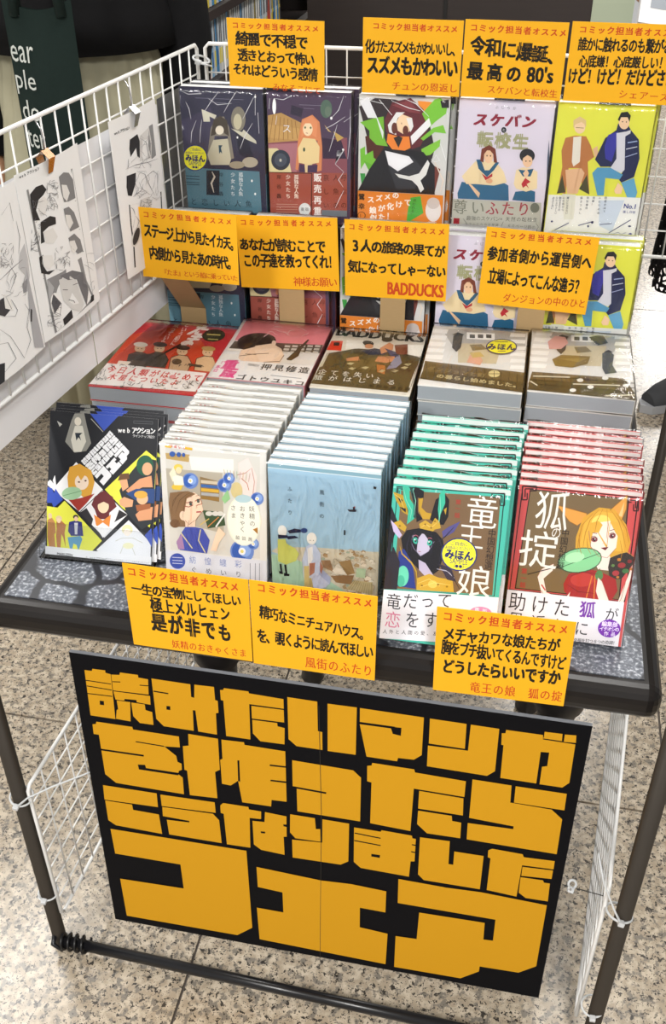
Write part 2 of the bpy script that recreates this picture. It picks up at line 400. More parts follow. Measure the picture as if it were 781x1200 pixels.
def art_K1(W, H):
    A = Art(W, H, QUAD['K1'], (200, 95, 6.508)); A.full('3b3b50')
    A.P('4a4760', '45,300 300,200 350,420 240,660 45,660'); A.P('2a2c3c', '470,300 560,380 640,620 520,560')
    A.E('8a8578', 510, 290, 55, 95); A.E('c9c3a8', 505, 310, 32, 60)
    A.P('d9d6c4', '230,215 345,262 330,290 290,270 295,310 245,310'); A.P('d5d2bf', '455,362 540,390 550,370 645,455 650,480 560,440')
    A.P('8d877c', '270,600 300,360 340,280 400,270 440,350 478,590 440,600 430,420 330,420 310,610')
    A.P('c7c2ac', '320,450 430,440 455,600 440,640 300,640 275,560'); A.P('4e473f', '300,420 320,300 370,265 425,300 440,420 405,400 370,345 335,410')
    A.E('e8e0cf', 368, 375, 32, 34); A.P('2f4a5c', '360,490 390,490 378,510 388,555 375,540 365,555')
    A.E('b6ae9d', 600, 620, 60, 40); A.E('a59b86', 500, 640, 60, 28)
    A.P('5f8797', '40,655 672,690 690,1010 40,1000'); A.P('2e3440', '268,680 368,682 366,872 268,868')
    A.L('ddd6c8', 16, '310,690 330,730 305,780 325,850', True)
    for k, (x, t) in enumerate([(380, '岸谷轟'), (470, '少女たち'), (530, '孤独な人魚')]):
        A.T('e8eef0' if k else '2c3c48', t, x, 715, x, 860, 34, 32, bold=.012)
    for y in (720, 742, 768, 784): A.L('35505e', 6, f'72,{y} 215,{y+8}')
    A.T('2c4250', 'ひと恋しい人魚', 88, 915, 590, 940, 52, 48)
    A.T('3a5665', 'に恋する', 320, 985, 600, 1000, 30)
    for p in ('68,110 55,180 66,262', '60,68 130,100 230,95 215,80', '110,160 135,210 150,290', '190,300 155,390 150,470', '365,75 300,160 245,245', '232,295 222,380 218,470', '500,75 450,150 400,240', '630,120 590,200 545,290', '640,100 640,260', '660,240 670,400', '620,320 560,420 525,515', '460,170 350,180 280,130'):
        A.L('e9eaf0', 5, p, True)  # white glare streaks of the plastic wrap, painted into the cover print
    A.T('e4e4ee', '水', 85, 355, 85, 355, 40); A.T('e4e4ee', '少', 80, 520, 80, 520, 36); A.L('77788c', 4, '185,128 550,142'); A.L('8c8da0', 3, '290,160 420,168')
    for x, y in ((640, 120), (505, 430), (615, 760), (640, 860)): A.E('ffffff', x, y, 7, 10)  # small wrap glints painted as white spots
    sample(A, 182, 585, 95, 0, 1.05); return A
def art_K2(W, H):
    A = Art(W, H, QUAD['K2'], (305, 100, 6.508)); A.full('54445c')
    A.P('bf9a5f', '60,230 160,210 320,290 330,420 60,440'); A.P('caa568', '60,300 300,330 300,420 60,400')
    for k in range(7): A.L('8c6238', 4, f'{100+k*28},{225+k*8} {70+k*36},{430-k*4}')
    A.P('8f5560', '60,440 665,400 665,690 60,670'); A.P('3d2d44', '470,400 620,420 660,560 480,560'); A.P('b27a84', '60,450 290,440 280,660 60,660')
    A.P('3a3346', '240,150 330,180 315,245 232,220'); A.E('5c7466', 505, 180, 45, 70); A.E('6f8272', 520, 200, 26, 40)
    A.P('c9a860', '560,350 640,400 590,430'); A.P('d7bb80', '490,300 545,360 520,350')
    A.P('e0d7a8', '60,480 130,480 220,560 240,665 60,662'); A.E('36404e', 158, 570, 72, 78); A.E('4d5a6a', 158, 570, 48, 52); A.E('c9c9c0', 157, 572, 9, 12)
    A.P('d98f62', '270,640 290,420 320,260 400,225 455,280 475,470 470,650 430,660 440,420 330,430 290,650')
    A.P('e7d3a0', '290,480 330,400 420,410 455,470 450,590 400,600 360,670 340,600 295,590'); A.P('4a3758', '300,600 360,610 440,605 435,665 300,662'); A.P('e5cda0', '340,600 365,600 362,665 345,665')
    A.P('e29a6c', '315,400 325,270 390,232 440,280 430,400 400,380 395,300 345,310 335,380'); A.E('f2dfbd', 365, 335, 37, 52)
    A.P('e29a6c', '322,330 335,260 395,245 420,330 385,290 345,290'); A.E('5d6a4a', 345, 322, 7, 9); A.E('5d6a4a', 387, 324, 7, 9); A.L('a05a4a', 4, '350,362 366,366')
    A.E('38503f', 337, 490, 8, 16)
    A.P('a4574a', '58,660 665,670 665,1000 50,1000'); A.L('3c2622', 6, '58,662 398,672'); A.L('3c2622', 6, '396,672 392,990')
    for x, t, c in ((145, '岸谷轟', '58302a'), (215, '少女たち', 'e8dccf'), (278, '孤独な人魚', 'f0e6d8')): A.T(c, t, x, 700, x, 845, 36, 34, bold=.014)
    A.T('eee8e4', '販売再重', 440, 705, 440, 960, 62, 56, bold=.03)
    for x, t in ((505, '哀しい'), (580, '人魚の'), (640, '呼ぶの')): A.T('5b2c26', t, x, 705, x, 915, 48, 44)
    for y in (905, 925, 945, 965): A.L('c8a090', 4, f'125,{y} 290,{y+3}')
    A.E('dfe3e2', 342, 945, 45, 48); A.T('333333', '重版', 325, 945, 360, 945, 26); A.P('7c838a', '470,950 665,955 665,1000 470,1000')
    A.T('f0f0f4', 'ス', 205, 330, 205, 330, 66); A.L('8c8498', 4, '300,148 470,155'); A.L('8c8498', 3, '335,175 415,180')
    for p in ('640,80 600,190 545,250', '650,240 560,300 500,330', '590,300 560,400 528,505', '690,180 690,360 670,560', '590,500 640,495 575,600 640,660', '640,660 600,720 635,775', '640,800 610,860 575,935', '700,240 640,280', '110,100 180,110 245,75 225,95', '75,100 70,180', '130,230 120,300'):
        A.L('eeeef4', 5, p, True)  # glare on the wrap, painted as white streaks over cover and band
    A.E('ffffff', 545, 250, 9, 12); A.E('ffffff', 635, 490, 8, 9); A.E('ffffff', 110, 160, 14, 60); return A  # bright wrap reflections painted as white spots
def art_K3(W, H):
    A = Art(W, H, QUAD['K3'], (410, 105, 6.008)); A.full('d8d8d6')
    A.P('3a3135', '60,120 180,60 320,70 470,120 560,220 600,420 560,560 200,560 140,400'); A.P('f39a3a', '480,80 600,90 560,170 500,170')
    A.P('6b3038', '245,220 300,90 430,60 520,140 560,260 500,400 440,420 260,300'); A.P('8a4248', '300,110 420,75 500,170 420,160')
    A.P('5a3026', '110,330 240,300 240,560 140,600'); A.P('7b4038', '560,520 640,560 600,720 540,720')
    A.P('7fbf3f', '75,230 180,200 240,190 245,340 270,400 190,390 140,340 140,290'); A.P('84c944', '600,70 640,60 690,110 680,170 600,230 560,270 510,170')
    A.P('2f2b30', '640,80 700,70 700,130 650,130'); A.P('84c944', '590,270 660,250 680,310 600,300 520,360 500,345'); A.P('8dcc48', '505,420 640,350 635,400 570,460 515,470')
    A.P('7cc23f', '75,420 110,400 110,460 165,430 170,480 225,520 215,570 110,510 80,560'); A.P('6db43a', '100,500 220,560 222,615 150,600'); A.P('3f9c4a', '75,590 110,590 110,660 155,640 150,690 90,700')
    A.P('ececf0', '70,80 130,50 240,300 235,350 190,200 130,200'); A.P('f2f2f4', '430,330 560,200 575,250 440,390')
    A.P('26262b', '140,560 250,400 520,440 600,540 600,740 60,710'); A.P('393a40', '260,500 440,470 520,560 460,700 330,700')
    A.P('f4d8b4', '330,230 360,170 440,200 440,280 390,320 340,290'); A.P('eeeeee', '270,250 330,160 390,160 340,200 320,260 330,320 280,300')
    A.P('eeeeee', '400,200 440,200 450,260 430,300 415,250'); A.E('6a3a30', 316, 272, 20, 40); A.E('6a3a30', 395, 290, 20, 36); A.L('803830', 4, '366,232 368,244')
    A.P('ef8f3c', '270,310 345,330 420,330 430,410 390,430 300,420 262,370'); A.P('34302f', '310,340 345,325 375,340 345,410'); A.P('efeff2', '250,430 420,470 450,510 340,575 275,530')
    A.P('e9e9e6', '320,590 420,610 490,590 550,495 565,520 540,600 500,640 525,700 500,725 480,680 440,640 350,620')
    A.L('e8e8ea', 10, '580,510 610,460 635,500 600,510 575,490', True); A.L('e8dccf', 12, '600,510 660,640 640,720', True)
    A.P('e08b3a', '50,710 660,745 650,960 38,910'); A.P('57b04a', '430,760 500,750 520,870 400,940 410,850'); A.E('e7e2e0', 590, 850, 55, 80); A.E('cfc6c2', 590, 800, 45, 40)
    A.T('f6f2ea', 'スズメの', 150, 775, 325, 745, 46, bold=.03); A.T('f6f2ea', '娘が化けて', 165, 850, 410, 795, 48, bold=.03); A.T('f6f2ea', '似た！', 170, 905, 285, 890, 48, bold=.03)
    A.T('2a221c', '鷺幸', 85, 755, 85, 822, 44, bold=.02); A.E('2a221c', 85, 885, 28, 26); A.E('e08b3a', 85, 885, 24, 22); A.T('2a221c', '1', 86, 885, 86, 885, 30)
    A.T('2f4a28', '終われる！', 460, 780, 440, 880, 22)
    for p in ('60,110 120,60 200,50', '300,80 420,130 500,150', '380,60 470,100 560,190', '210,70 300,180', '460,330 500,280', '640,380 680,500', '690,160 700,330', '80,60 240,100'): A.L('f6f6f8', 6, p, True)  # pale streaks paint the wrap's glare over the artwork
    return A
def art_K4(W, H):
    A = Art(W, H, QUAD['K4'], (520, 110, 5.579)); A.full('dcd5e2')
    A.T('70707a', 'ふじちか', 350, 88, 465, 96, 22)
    A.T('8e2338', 'スケバン', 245, 170, 560, 185, 84, 84, bold=.045, shear=.25); A.E('2c3038', 395, 237, 17, 19); A.T('dddddd', 'と', 395, 237, 395, 237, 20)
    A.T('a3a37a', '転校生', 272, 300, 505, 318, 100, 96, bold=.05)
    A.P('35698c', '92,650 120,575 200,590 400,585 425,600 428,700 95,685'); A.P('ead7ae', '120,540 210,440 340,440 395,510 415,580 330,600 210,590 150,590')
    A.P('2d5f80', '215,430 245,430 270,500 300,500 345,445 365,450 330,500 285,545 230,490'); A.P('7a3c2c', '240,440 250,360 300,335 340,360 352,450 330,450 325,390 268,390 262,450')
    A.E('eac6a2', 295, 410, 30, 44); A.P('7a3c2c', '262,400 275,345 318,350 330,400 305,370 285,370'); A.P('eac6a2', '150,570 190,600 240,650 230,680 200,640'); A.P('b5303a', '250,520 285,545 320,520 320,540 275,565')
    A.E('e0ac86', 300, 570, 22, 16); A.E('3b2a2a', 285, 405, 4, 5); A.E('3b2a2a', 308, 406, 4, 5)
    A.P('2f6688', '470,640 570,630 600,640 598,708 450,695'); A.P('ead7ae', '475,500 520,480 580,490 615,510 612,620 540,640 475,620 460,590')
    A.P('2d5f80', '490,495 530,500 590,490 570,540 520,540'); A.E('2b2a30', 548, 405, 50, 46); A.E('eac6a2', 550, 440, 32, 42); A.P('2b2a30', '515,425 530,385 575,385 585,420 550,400'); A.E('2b2a2a', 540, 440, 4, 5); A.E('2b2a2a', 565, 440, 4, 5)
    A.P('eac6a2', '520,520 545,490 560,520 540,560'); A.P('b8303a', '510,590 535,550 570,575 545,590 560,620 540,600 520,615')
    A.P('b9b9ae', '62,685 640,712 640,900 50,895'); A.T('7d8074', '尊い', 110, 740, 225, 745, 95, 88, bold=.01); A.T('a04050', 'ふたり', 320, 750, 525, 755, 92, 84, bold=.012)
    A.T('55564f', '最強のスケバン', 165, 812, 355, 818, 30); A.T('55564f', '×天然の転校生', 385, 818, 600, 824, 30); A.W_('9c2630', '1', 68, 870, 102, 815, bold=.05)
    A.T('60615a', '女子ふたりの日常譚', 150, 850, 350, 858, 18); A.T('60615a', '６０ページ超の', 430, 862, 590, 872, 24); A.E('6f756c', 598, 745, 30, 32)
    A.L('80827a', 4, '130,815 155,850 130,885'); A.L('80827a', 4, '392,835 378,865 392,890'); A.L('80827a', 4, '605,845 622,870 605,892')
    A.P('4f5a70', '690,300 700,420 690,560 680,420'); return A
def art_K5(W, H):
    A = Art(W, H, QUAD['K5'], (635, 115, 5.349)); A.full('dedf50')
    A.P('b87a48', '100,590 130,430 125,330 150,250 210,235 280,240 310,300 330,370 290,400 300,605 255,570 240,440 170,440 150,600')
    A.P('4b4a30', '95,600 130,480 150,590'); A.P('4b4a30', '235,570 285,480 300,605'); A.P('e3e0d4', '200,245 250,240 240,400 200,430 190,400')
    A.P('dfb892', '150,450 250,440 270,470 225,600 160,600'); A.P('dfb892', '320,320 350,300 358,360 335,372'); A.P('d9c08e', '200,140 240,115 280,140 280,180 200,185'); A.E('eccfae', 240, 185, 34, 38); A.P('d9c08e', '202,170 215,130 265,128 278,170 250,150')
    A.L('8a7a50', 4, '215,185 265,188')
    A.P('232b52', '335,385 400,250 470,200 480,160 545,170 560,200 610,260 615,380 580,495 500,530 485,510 520,440 420,430 370,430'); A.P('3a3aa0', '395,300 420,230 480,210 470,300 440,400 400,380')
    A.P('d5d5dc', '470,220 530,210 560,200 530,440 500,470 430,440 470,380'); A.P('232b52', '525,240 560,220 612,270 612,390 580,490 520,500'); A.L('9fb0d8', 12, '540,280 600,270', True); A.L('d8dcec', 8, '530,320 600,305', True); A.L('aab4d8', 8, '525,370 600,345', True)
    A.E('eccaa8', 518, 150, 34, 46); A.P('1f2126', '478,135 500,90 540,85 560,110 552,150 540,120 500,120 488,145'); A.E('2a2a2a', 508, 148, 4, 4); A.E('2a2a2a', 532, 150, 4, 4)
    A.P('5a9cc0', '318,470 350,435 430,435 510,480 490,510 400,500 390,610 350,610'); A.P('66a6c8', '500,530 580,500 600,590 590,625 540,630'); A.P('eccaa8', '455,580 480,530 510,560 500,600 465,600')
    A.P('e6e6e2', '45,605 630,625 605,905 15,840'); A.P('c9d3df', '360,640 520,640 440,840 360,800'); A.P('dcdccf', '130,600 215,605 200,760 140,760')
    for x, t, y1 in ((75, 'あなたと共に', 690), (97, '交わるやさしい', 720), (118, '触れるまでの', 700), (140, '心の底から', 700), (165, '嫌いになれない', 720), (250, '描き下ろし', 720), (290, '特別番外', 690), (328, '収録！', 665), (365, 'ふたりの恋', 720), (402, '同居のはて', 710)):
        A.T('50586a', t, x, 625, x-8, y1, 15, bold=.01)
    A.W_('2e3a8a', 'No.1', 515, 690, 592, 665, bold=.02); A.T('2e3a8a', '推し作家', 520, 712, 580, 716, 18)
    A.L('3a4070', 5, '230,798 325,772'); A.L('3a4070', 5, '420,845 560,762'); A.L('3a4070', 5, '70,832 170,782'); A.L('3a4070', 4, '365,792 440,785'); A.E('2c3160', 318, 778, 8, 8); A.E('2c3160', 292, 802, 5, 8); A.E('2c3160', 552, 802, 10, 5); A.E('2c3160', 65, 772, 7, 6); A.E('2e3a8a', 556, 856, 12, 12)
    A.L('70789a', 3, '450,850 480,840 500,852 530,842'); return A
def art_white(W, H):
    A = Art(W, H, QUAD['white'], (180, 500, 5.207)); A.full('e3e2de')
    A.P('d9d8d2', '80,130 660,185 650,790 90,740'); A.P('c2a468', '80,160 230,170 225,215 85,195'); A.P('f0eee8', '225,180 500,200 500,280 240,260')
    A.P('b9b3a4', '80,250 430,280 430,640 260,600 90,560'); A.P('8f7a58', '290,300 410,330 405,450 290,430')
    for k, c in enumerate(('d8cdb6', '3f6fb4', 'e3b84a', 'b4b8bc', '9a7a48')): A.P(c, f'295,{320+k*24} 405,{330+k*24} 405,{348+k*24} 295,{338+k*24}')
    A.P('3c5a44', '300,500 430,510 440,590 330,610'); A.L('d8c070', 6, '280,590 340,550'); A.L('d08850', 6, '330,600 400,540'); A.L('f0f0ee', 10, '380,600 440,520')
    for x in (340, 380, 410): A.E('dcdcd6', x, 520, 22, 14)
    A.P('efe0dc', '530,220 590,190 640,300 630,420 560,420 530,300'); A.L('b06a50', 4, '545,310 580,340 590,380'); A.L('c09a90', 5, '520,290 570,280 610,250 625,330 615,400')
    A.E('e8e2d8', 590, 560, 78, 70)
    for x, y, r in ((230, 325, 50), (440, 350, 44), (470, 310, 36), (640, 430, 40), (540, 745, 74), (610, 700, 36)):
        A.E('6f8fd0', x, y, r, r*.95); A.E('3b66b8', x-r*.2, y, r*.65, r*.75); A.E('8fb0e6', x+r*.25, y-r*.1, r*.5, r*.55); A.E('f4f6fa', x, y, r*.3, r*.3); A.E('e6d878', x, y, r*.14, r*.14)
    A.P('efe6d0', '100,280 130,240 150,300 120,330'); A.P('e8c84a', '110,360 150,320 190,340 170,380 120,375'); A.E('e6cf62', 158, 245, 28, 20); A.E('f2dcb8', 160, 262, 18, 20); A.P('f2efe4', '120,300 150,290 185,300 190,350 130,350')
    A.P('9ccf9a', '420,430 460,375 475,430 440,460'); A.E('d9cc9a', 515, 380, 36, 48)
    A.E('e8eddf', 555, 560, 106, 152); A.E('f2f3ea', 555, 560, 98, 144); A.E('b8d4dc', 555, 430, 50, 24)
    A.T('40484a', '妖精の', 606, 490, 608, 578, 34); A.T('40484a', 'おきゃく', 548, 490, 546, 612, 34); A.T('40484a', 'さま', 492, 485, 492, 530, 32); A.T('40484a', '脇田茜', 515, 662, 592, 672, 24)
    A.P('a97a3c', '610,612 640,600 640,640'); A.L('556', 3, '545,640 548,655') if False else None
    A.P('8e6f50', '90,460 100,395 200,385 260,400 190,470 215,540 200,600 120,600 100,560'); A.E('7a5a40', 125, 580, 32, 26); A.P('f3d9c2', '180,480 215,410 250,390 290,420 305,500 270,540 255,560 250,610 190,620 190,570 160,540')
    A.P('8e6f50', '100,430 150,388 215,385 262,402 205,430 190,500 175,560 120,540 95,500'); A.E('f3d9c2', 176, 532, 20, 28)
    A.L('a05040', 5, '190,475 215,480 240,470 240,450 200,455'); A.L('a05040', 5, '255,445 290,430 300,460 265,470'); A.E('4a5a58', 228, 462, 9, 10); A.E('4a5a58', 276, 445, 9, 10); A.L('b04a50', 8, '262,510 292,508'); 
    A.P('4a5ab4', '160,640 190,600 250,600 300,610 340,680 320,760 150,740 130,700'); A.P('b08ab4', '130,690 165,640 180,735 140,735'); A.L('e4dca0', 7, '160,635 230,730'); A.L('e4dca0', 7, '285,615 270,680 310,755')
    for p in ('215,385 160,400 120,440 105,520', '250,395 200,420 185,480 175,550', '180,395 140,420 112,480', '150,560 120,600', '205,600 215,560', '240,390 205,405 160,440 130,520'): A.L('5e4632', 3, p, True)
    for p in ('218,452 228,446 240,452', '266,436 278,432 288,438'): A.L('2a2020', 4, p)
    for p in ('213,420 236,418', '262,414 284,408', '262,470 268,482 260,486', '190,560 215,585 250,560', '305,500 270,540 255,560'): A.L('9a6a54', 2.5, p)
    for p in ('190,620 200,680 210,740', '250,640 262,700 270,750'): A.L('333f86', 3, p, True)
    for k in range(9): A.L(('c8b48c', 'a8c0a0', 'b8a8a0')[k % 3], 3, f'{440+k*20},{255+k*3} {446+k*18},{290+k*5}')
    A.P('f3d9c2', '345,740 380,640 400,600 440,640 400,690 380,745')
    A.P('dcdfe8', '60,740 690,800 690,940 60,880'); A.E('4458b0', 133, 808, 50, 48)
    for y in (785, 803, 821): A.L('dfe3f2', 4, f'100,{y} 165,{y+3}')
    A.T('8090c4', '紡惶纏彩', 230, 800, 515, 822, 46, 42); A.T('5a5f6a', 'ぐめいり', 235, 860, 515, 884, 38)
    for x in (590, 622, 648): A.L('9094a0', 4, f'{x},815 {x-3},930')
    A.T('d03a30', 'ゆめいろ', 120, 118, 200, 130, 18, bold=.02); A.L('e6b93c', 12, '82,118 120,124'); A.L('e6b93c', 14, '205,130 250,137'); A.E('3a62b0', 125, 165, 18, 16); A.E('3a62b0', 165, 168, 14, 14); A.E('3a62b0', 195, 170, 10, 12)
    A.L('b9b6ae', 8, '90,100 200,110', True); A.L('a8a8a2', 6, '420,140 660,165', True); return A
def art_blue(W, H):
    A = Art(W, H, QUAD['blue'], (305, 530, 4.881)); A.full('a9cde4')
    A.uv('f0f4f4', 0, 0, 1, .045); A.uv('8fb4c2', 0, .012, 1, .04); A.uv('a9cde4', 0, .055, 1, .6)
    A.P('b7dcc8', '50,560 240,590 420,700 500,800 50,740'); A.P('d8d3c2', '55,545 100,520 340,530 660,560 690,560 680,830 500,800 400,730 330,640 120,570')
    rr = random.Random(3)
    for _ in range(120):
        x = rr.uniform(345, 655); y = rr.uniform(545, 800); s = rr.uniform(8, 13)+(y-545)*.06
        if y > 555+(x-345)*.85+90 and x < 520: continue
        c = rr.choice(('e6dccb', 'cdbfa6', 'ad8f6a', 'c7c0ae', 'e9e5d8', 'b8a07a', 'a8b8a8')); A.P(c, f'{x-s},{y} {x-s*.2},{y-s*.7} {x+s},{y-s*.2} {x+s*.9},{y+s*.6} {x-s*.7},{y+s*.6}')
        A.L('8a7458', 1.6, f'{x-s},{y} {x-s*.2},{y-s*.7} {x+s},{y-s*.2}')
    A.P('a8896a', '345,600 400,600 420,670 360,640'); A.P('ebe6da', '410,660 450,620 500,690 430,680'); A.P('a58a60', '450,610 520,600 545,680 500,690'); A.P('9c7c58', '400,690 470,690 540,690 520,745 430,730')
    A.P('c9bd96', '540,720 650,735 650,810 490,770'); 
    for k in range(10): A.L('978a60', 2, f'{545+k*11},{722+k*2} {505+k*15},{775+k*4}')
    A.P('b9cfb0', '555,650 610,655 605,710 550,700')
    A.E('edf0ee', 130, 430, 26, 32); A.P('1f2a4e', '103,450 160,455 158,470 105,472'); A.P('1f2a4e', '160,430 200,418 240,425 235,440 170,445'); A.P('1f2a4e', '150,460 200,458 222,470 160,478'); A.E('2c4a86', 255, 430, 20, 14)
    A.P('d3da7c', '100,475 145,475 150,500 200,530 220,560 200,600 140,620 95,600'); A.L('1c1c26', 11, '108,615 112,665'); A.L('1c1c26', 11, '135,620 140,675'); A.P('1c1c26', '98,655 120,665 118,675 98,670'); A.P('1c1c26', '125,668 158,675 155,687 125,685')
    A.E('f3f3f0', 297, 475, 29, 34); A.E('30343a', 288, 485, 2.5, 2.5); A.E('30343a', 306, 486, 2.5, 2.5)
    A.P('c9d6ee', '235,600 262,520 290,505 320,515 345,560 345,610 335,660 400,700 395,730 290,700 240,700'); A.P('b4bfe0', '340,640 400,700 395,740 370,745 330,690'); A.P('eef1f4', '270,530 300,520 300,590 270,640')
    A.P('d9c98e', '245,630 275,630 272,760 242,755'); A.P('cdbb80', '275,700 295,700 292,765 272,760'); A.P('b9826c', '278,615 312,612 305,670 275,690'); A.P('b9826c', '340,605 358,640 345,680 338,660'); A.P('d0d8f0', '285,690 320,670 390,735 370,760 320,768 295,755')
    A.T('2e3642', 'ふたり', 185, 205, 180, 330, 24); A.T('2e3642', '風街の', 365, 225, 360, 352, 26); A.W_('2e3642', '1', 484, 458, 494, 432)
    A.P('1f2a40', '508,318 560,320 556,332 518,330'); A.P('1f2a40', '540,304 552,308 550,320 540,320'); A.E('b03a3a', 549, 306, 4, 4); A.P('2b2f38', '660,195 676,200 672,212 658,208'); return A
def corner(A, col, x, y, s, fx, fy):
    for k, (a, b, c, d) in enumerate(((0, 0, 1, 0), (1, 0, 1, .35), (1, .35, .5, .35), (0, 0, 0, 1), (0, 1, .35, 1), (.35, 1, .35, .5), (.2, .2, .8, .2), (.2, .2, .2, .8))):
        A.L(col, s*.09, f'{x+fx*a*s},{y+fy*b*s} {x+fx*c*s},{y+fy*d*s}')
def art_teal(W, H):
    A = Art(W, H, QUAD['teal'], (440, 545, 4.881)); A.full('4bbfac')
    A.uv('d7e0dd', 0, 0, 1, .03); A.uv('7fe0cf', .0, .045, 1, .058)
    A.P('16302e', '95,105 715,130 665,735 70,720'); A.P('4bbfac', '100,112 708,136 660,732 76,718'); A.P('7d6245', '118,130 690,152 652,728 100,715')
    corner(A, '15201f', 90, 108, 48, 1, 1); corner(A, '15201f', 712, 130, 72, -1, 1)
    A.P('1c1a24', '60,230 110,330 80,450 60,720 45,720'); A.P('c09a2a', '72,140 130,160 150,210 165,280 130,260 90,190'); A.P('20222c', '90,160 130,190 120,210'); A.P('20222c', '110,230 150,240 150,265')
    A.P('3fbfa0', '125,100 165,110 170,180 205,230 200,300 160,335 165,250 135,180'); A.P('1f4a48', '165,105 185,115 215,200 210,300 195,290 195,220')
    A.P('15141c', '180,150 200,105 250,130 250,180 215,170 220,260 250,300 215,320 205,230'); A.P('c8a030', '222,178 248,172 240,230 270,260 300,265 310,300 250,300 225,250')
    A.P('15141c', '290,300 320,180 370,140 398,180 395,280 370,330 330,330'); A.P('3fbfa0', '340,150 370,110 375,200 350,270 345,320 335,240'); A.P('c8a030', '368,240 385,225 380,270')
    A.P('c9a434', '80,330 120,310 160,350 150,380 100,350'); A.P('cfa838', '230,330 265,305 300,330 320,290 345,310 355,350 320,360 300,385 275,375 265,395 240,370')
    A.P('cdbfe0', '65,310 100,345 135,400 120,420 85,380'); A.P('5a5490', '362,370 400,340 465,305 430,370 370,410')
    A.P('16151d', '130,420 160,370 230,355 330,375 370,420 380,500 350,600 300,640 250,610 200,560 150,520'); A.P('c9c1d6', '195,400 240,385 300,395 320,430 290,490 245,520 205,470')
    A.P('16151d', '190,440 215,370 250,385 225,420 220,500 200,520'); A.P('16151d', '255,380 300,380 330,440 310,500 295,470 285,420'); A.E('3fb8a0', 214, 430, 15, 20, -20); A.E('3fb8a0', 294, 440, 14, 17, 20); A.E('14302c', 214, 430, 6, 9); A.E('14302c', 294, 440, 6, 8); A.L('a04858', 3, '232,492 246,494')
    A.P('c3b9d0', '235,540 275,560 330,640 290,650 240,600'); A.P('2a3c8c', '120,500 150,480 200,560 215,640 225,710 120,700'); A.L('c9a434', 9, '125,465 140,510 195,560 225,610 235,690', True); A.E('6fd4b4', 150, 640, 34, 60); A.E('4fb89c', 140, 670, 22, 34)
    A.P('cfa838', '230,650 300,620 350,640 430,650 440,720 230,718'); A.E('e6c860', 320, 680, 26, 22); A.P('3a3244', '350,560 420,580 450,660 400,650'); A.L('c0bdd0', 7, '340,590 400,600 440,640', True)
    for p in ('195,400 190,440 205,475 245,520', '245,520 290,490 320,430'): A.L('8a809c', 3, p)
    for p in ('198,414 214,406 232,420', '282,424 296,420 310,430'): A.L('1c1622', 4, p)
    A.L('c07080', 4, '200,404 214,396 228,404'); A.L('c07080', 4, '284,412 298,410 308,416'); A.E('f4fffa', 210, 424, 4, 4); A.E('f4fffa', 291, 434, 4, 4)
    for p in ('240,380 225,420 222,500', '300,385 312,440 300,520', '180,400 165,460 175,540', '340,400 365,460 350,560', '210,375 190,420 195,500'): A.L('34324a', 4, p, True)
    for p in ('130,110 150,190 185,250 175,320', '345,160 350,240 340,320', '185,120 205,190 200,280'): A.L('96e0c8', 4, p, True)
    for p in ('240,350 270,330 300,350 330,320', '75,150 115,180 140,240', '235,680 300,650 360,690', '250,700 330,670 420,680'): A.L('f0d878', 4, p, True)
    for x, y in ((265, 330), (300, 350), (320, 310), (120, 345), (260, 690), (350, 680), (400, 690)): A.E('8a6a18', x, y, 6, 5)
    A.P('2b2732', '45,560 90,470 130,560 120,720 45,720')
    for p in ('100,600 70,650 60,710', '430,340 380,400 330,440', '340,560 420,610 470,700'): A.L('302a38', 6, p, True)
    A.T('b04a3a', '第一話', 450, 190, 446, 270, 30, bold=.02)
    A.T('efece4', '竜', 585, 250, 585, 250, 190, 175); A.T('efece4', '王', 528, 395, 528, 395, 150, 145); A.T('efece4', '娘', 550, 655, 550, 655, 180, 185)
    A.T('2c2320', '中国幻想選', 645, 370, 628, 560, 48, 44)
    A.P('e8e7ec', '40,722 692,738 675,1010 34,1005'); A.T('2a2c34', '竜だって', 105, 790, 390, 770, 90, 82, bold=-.004); A.T('d57a9a', '恋', 105, 895, 105, 895, 92, 86); A.T('2a2c34', 'をする', 215, 890, 420, 880, 92, 80)
    A.T('3a3c44', '人外と人間の愛、友情、共闘…', 65, 962, 520, 958, 24, bold=.01); A.E('e58fb8', 590, 830, 62, 36); A.T('ffffff', '重版', 570, 815, 612, 820, 26)
    sample(A, 462, 500, 102, 0, .95); return A
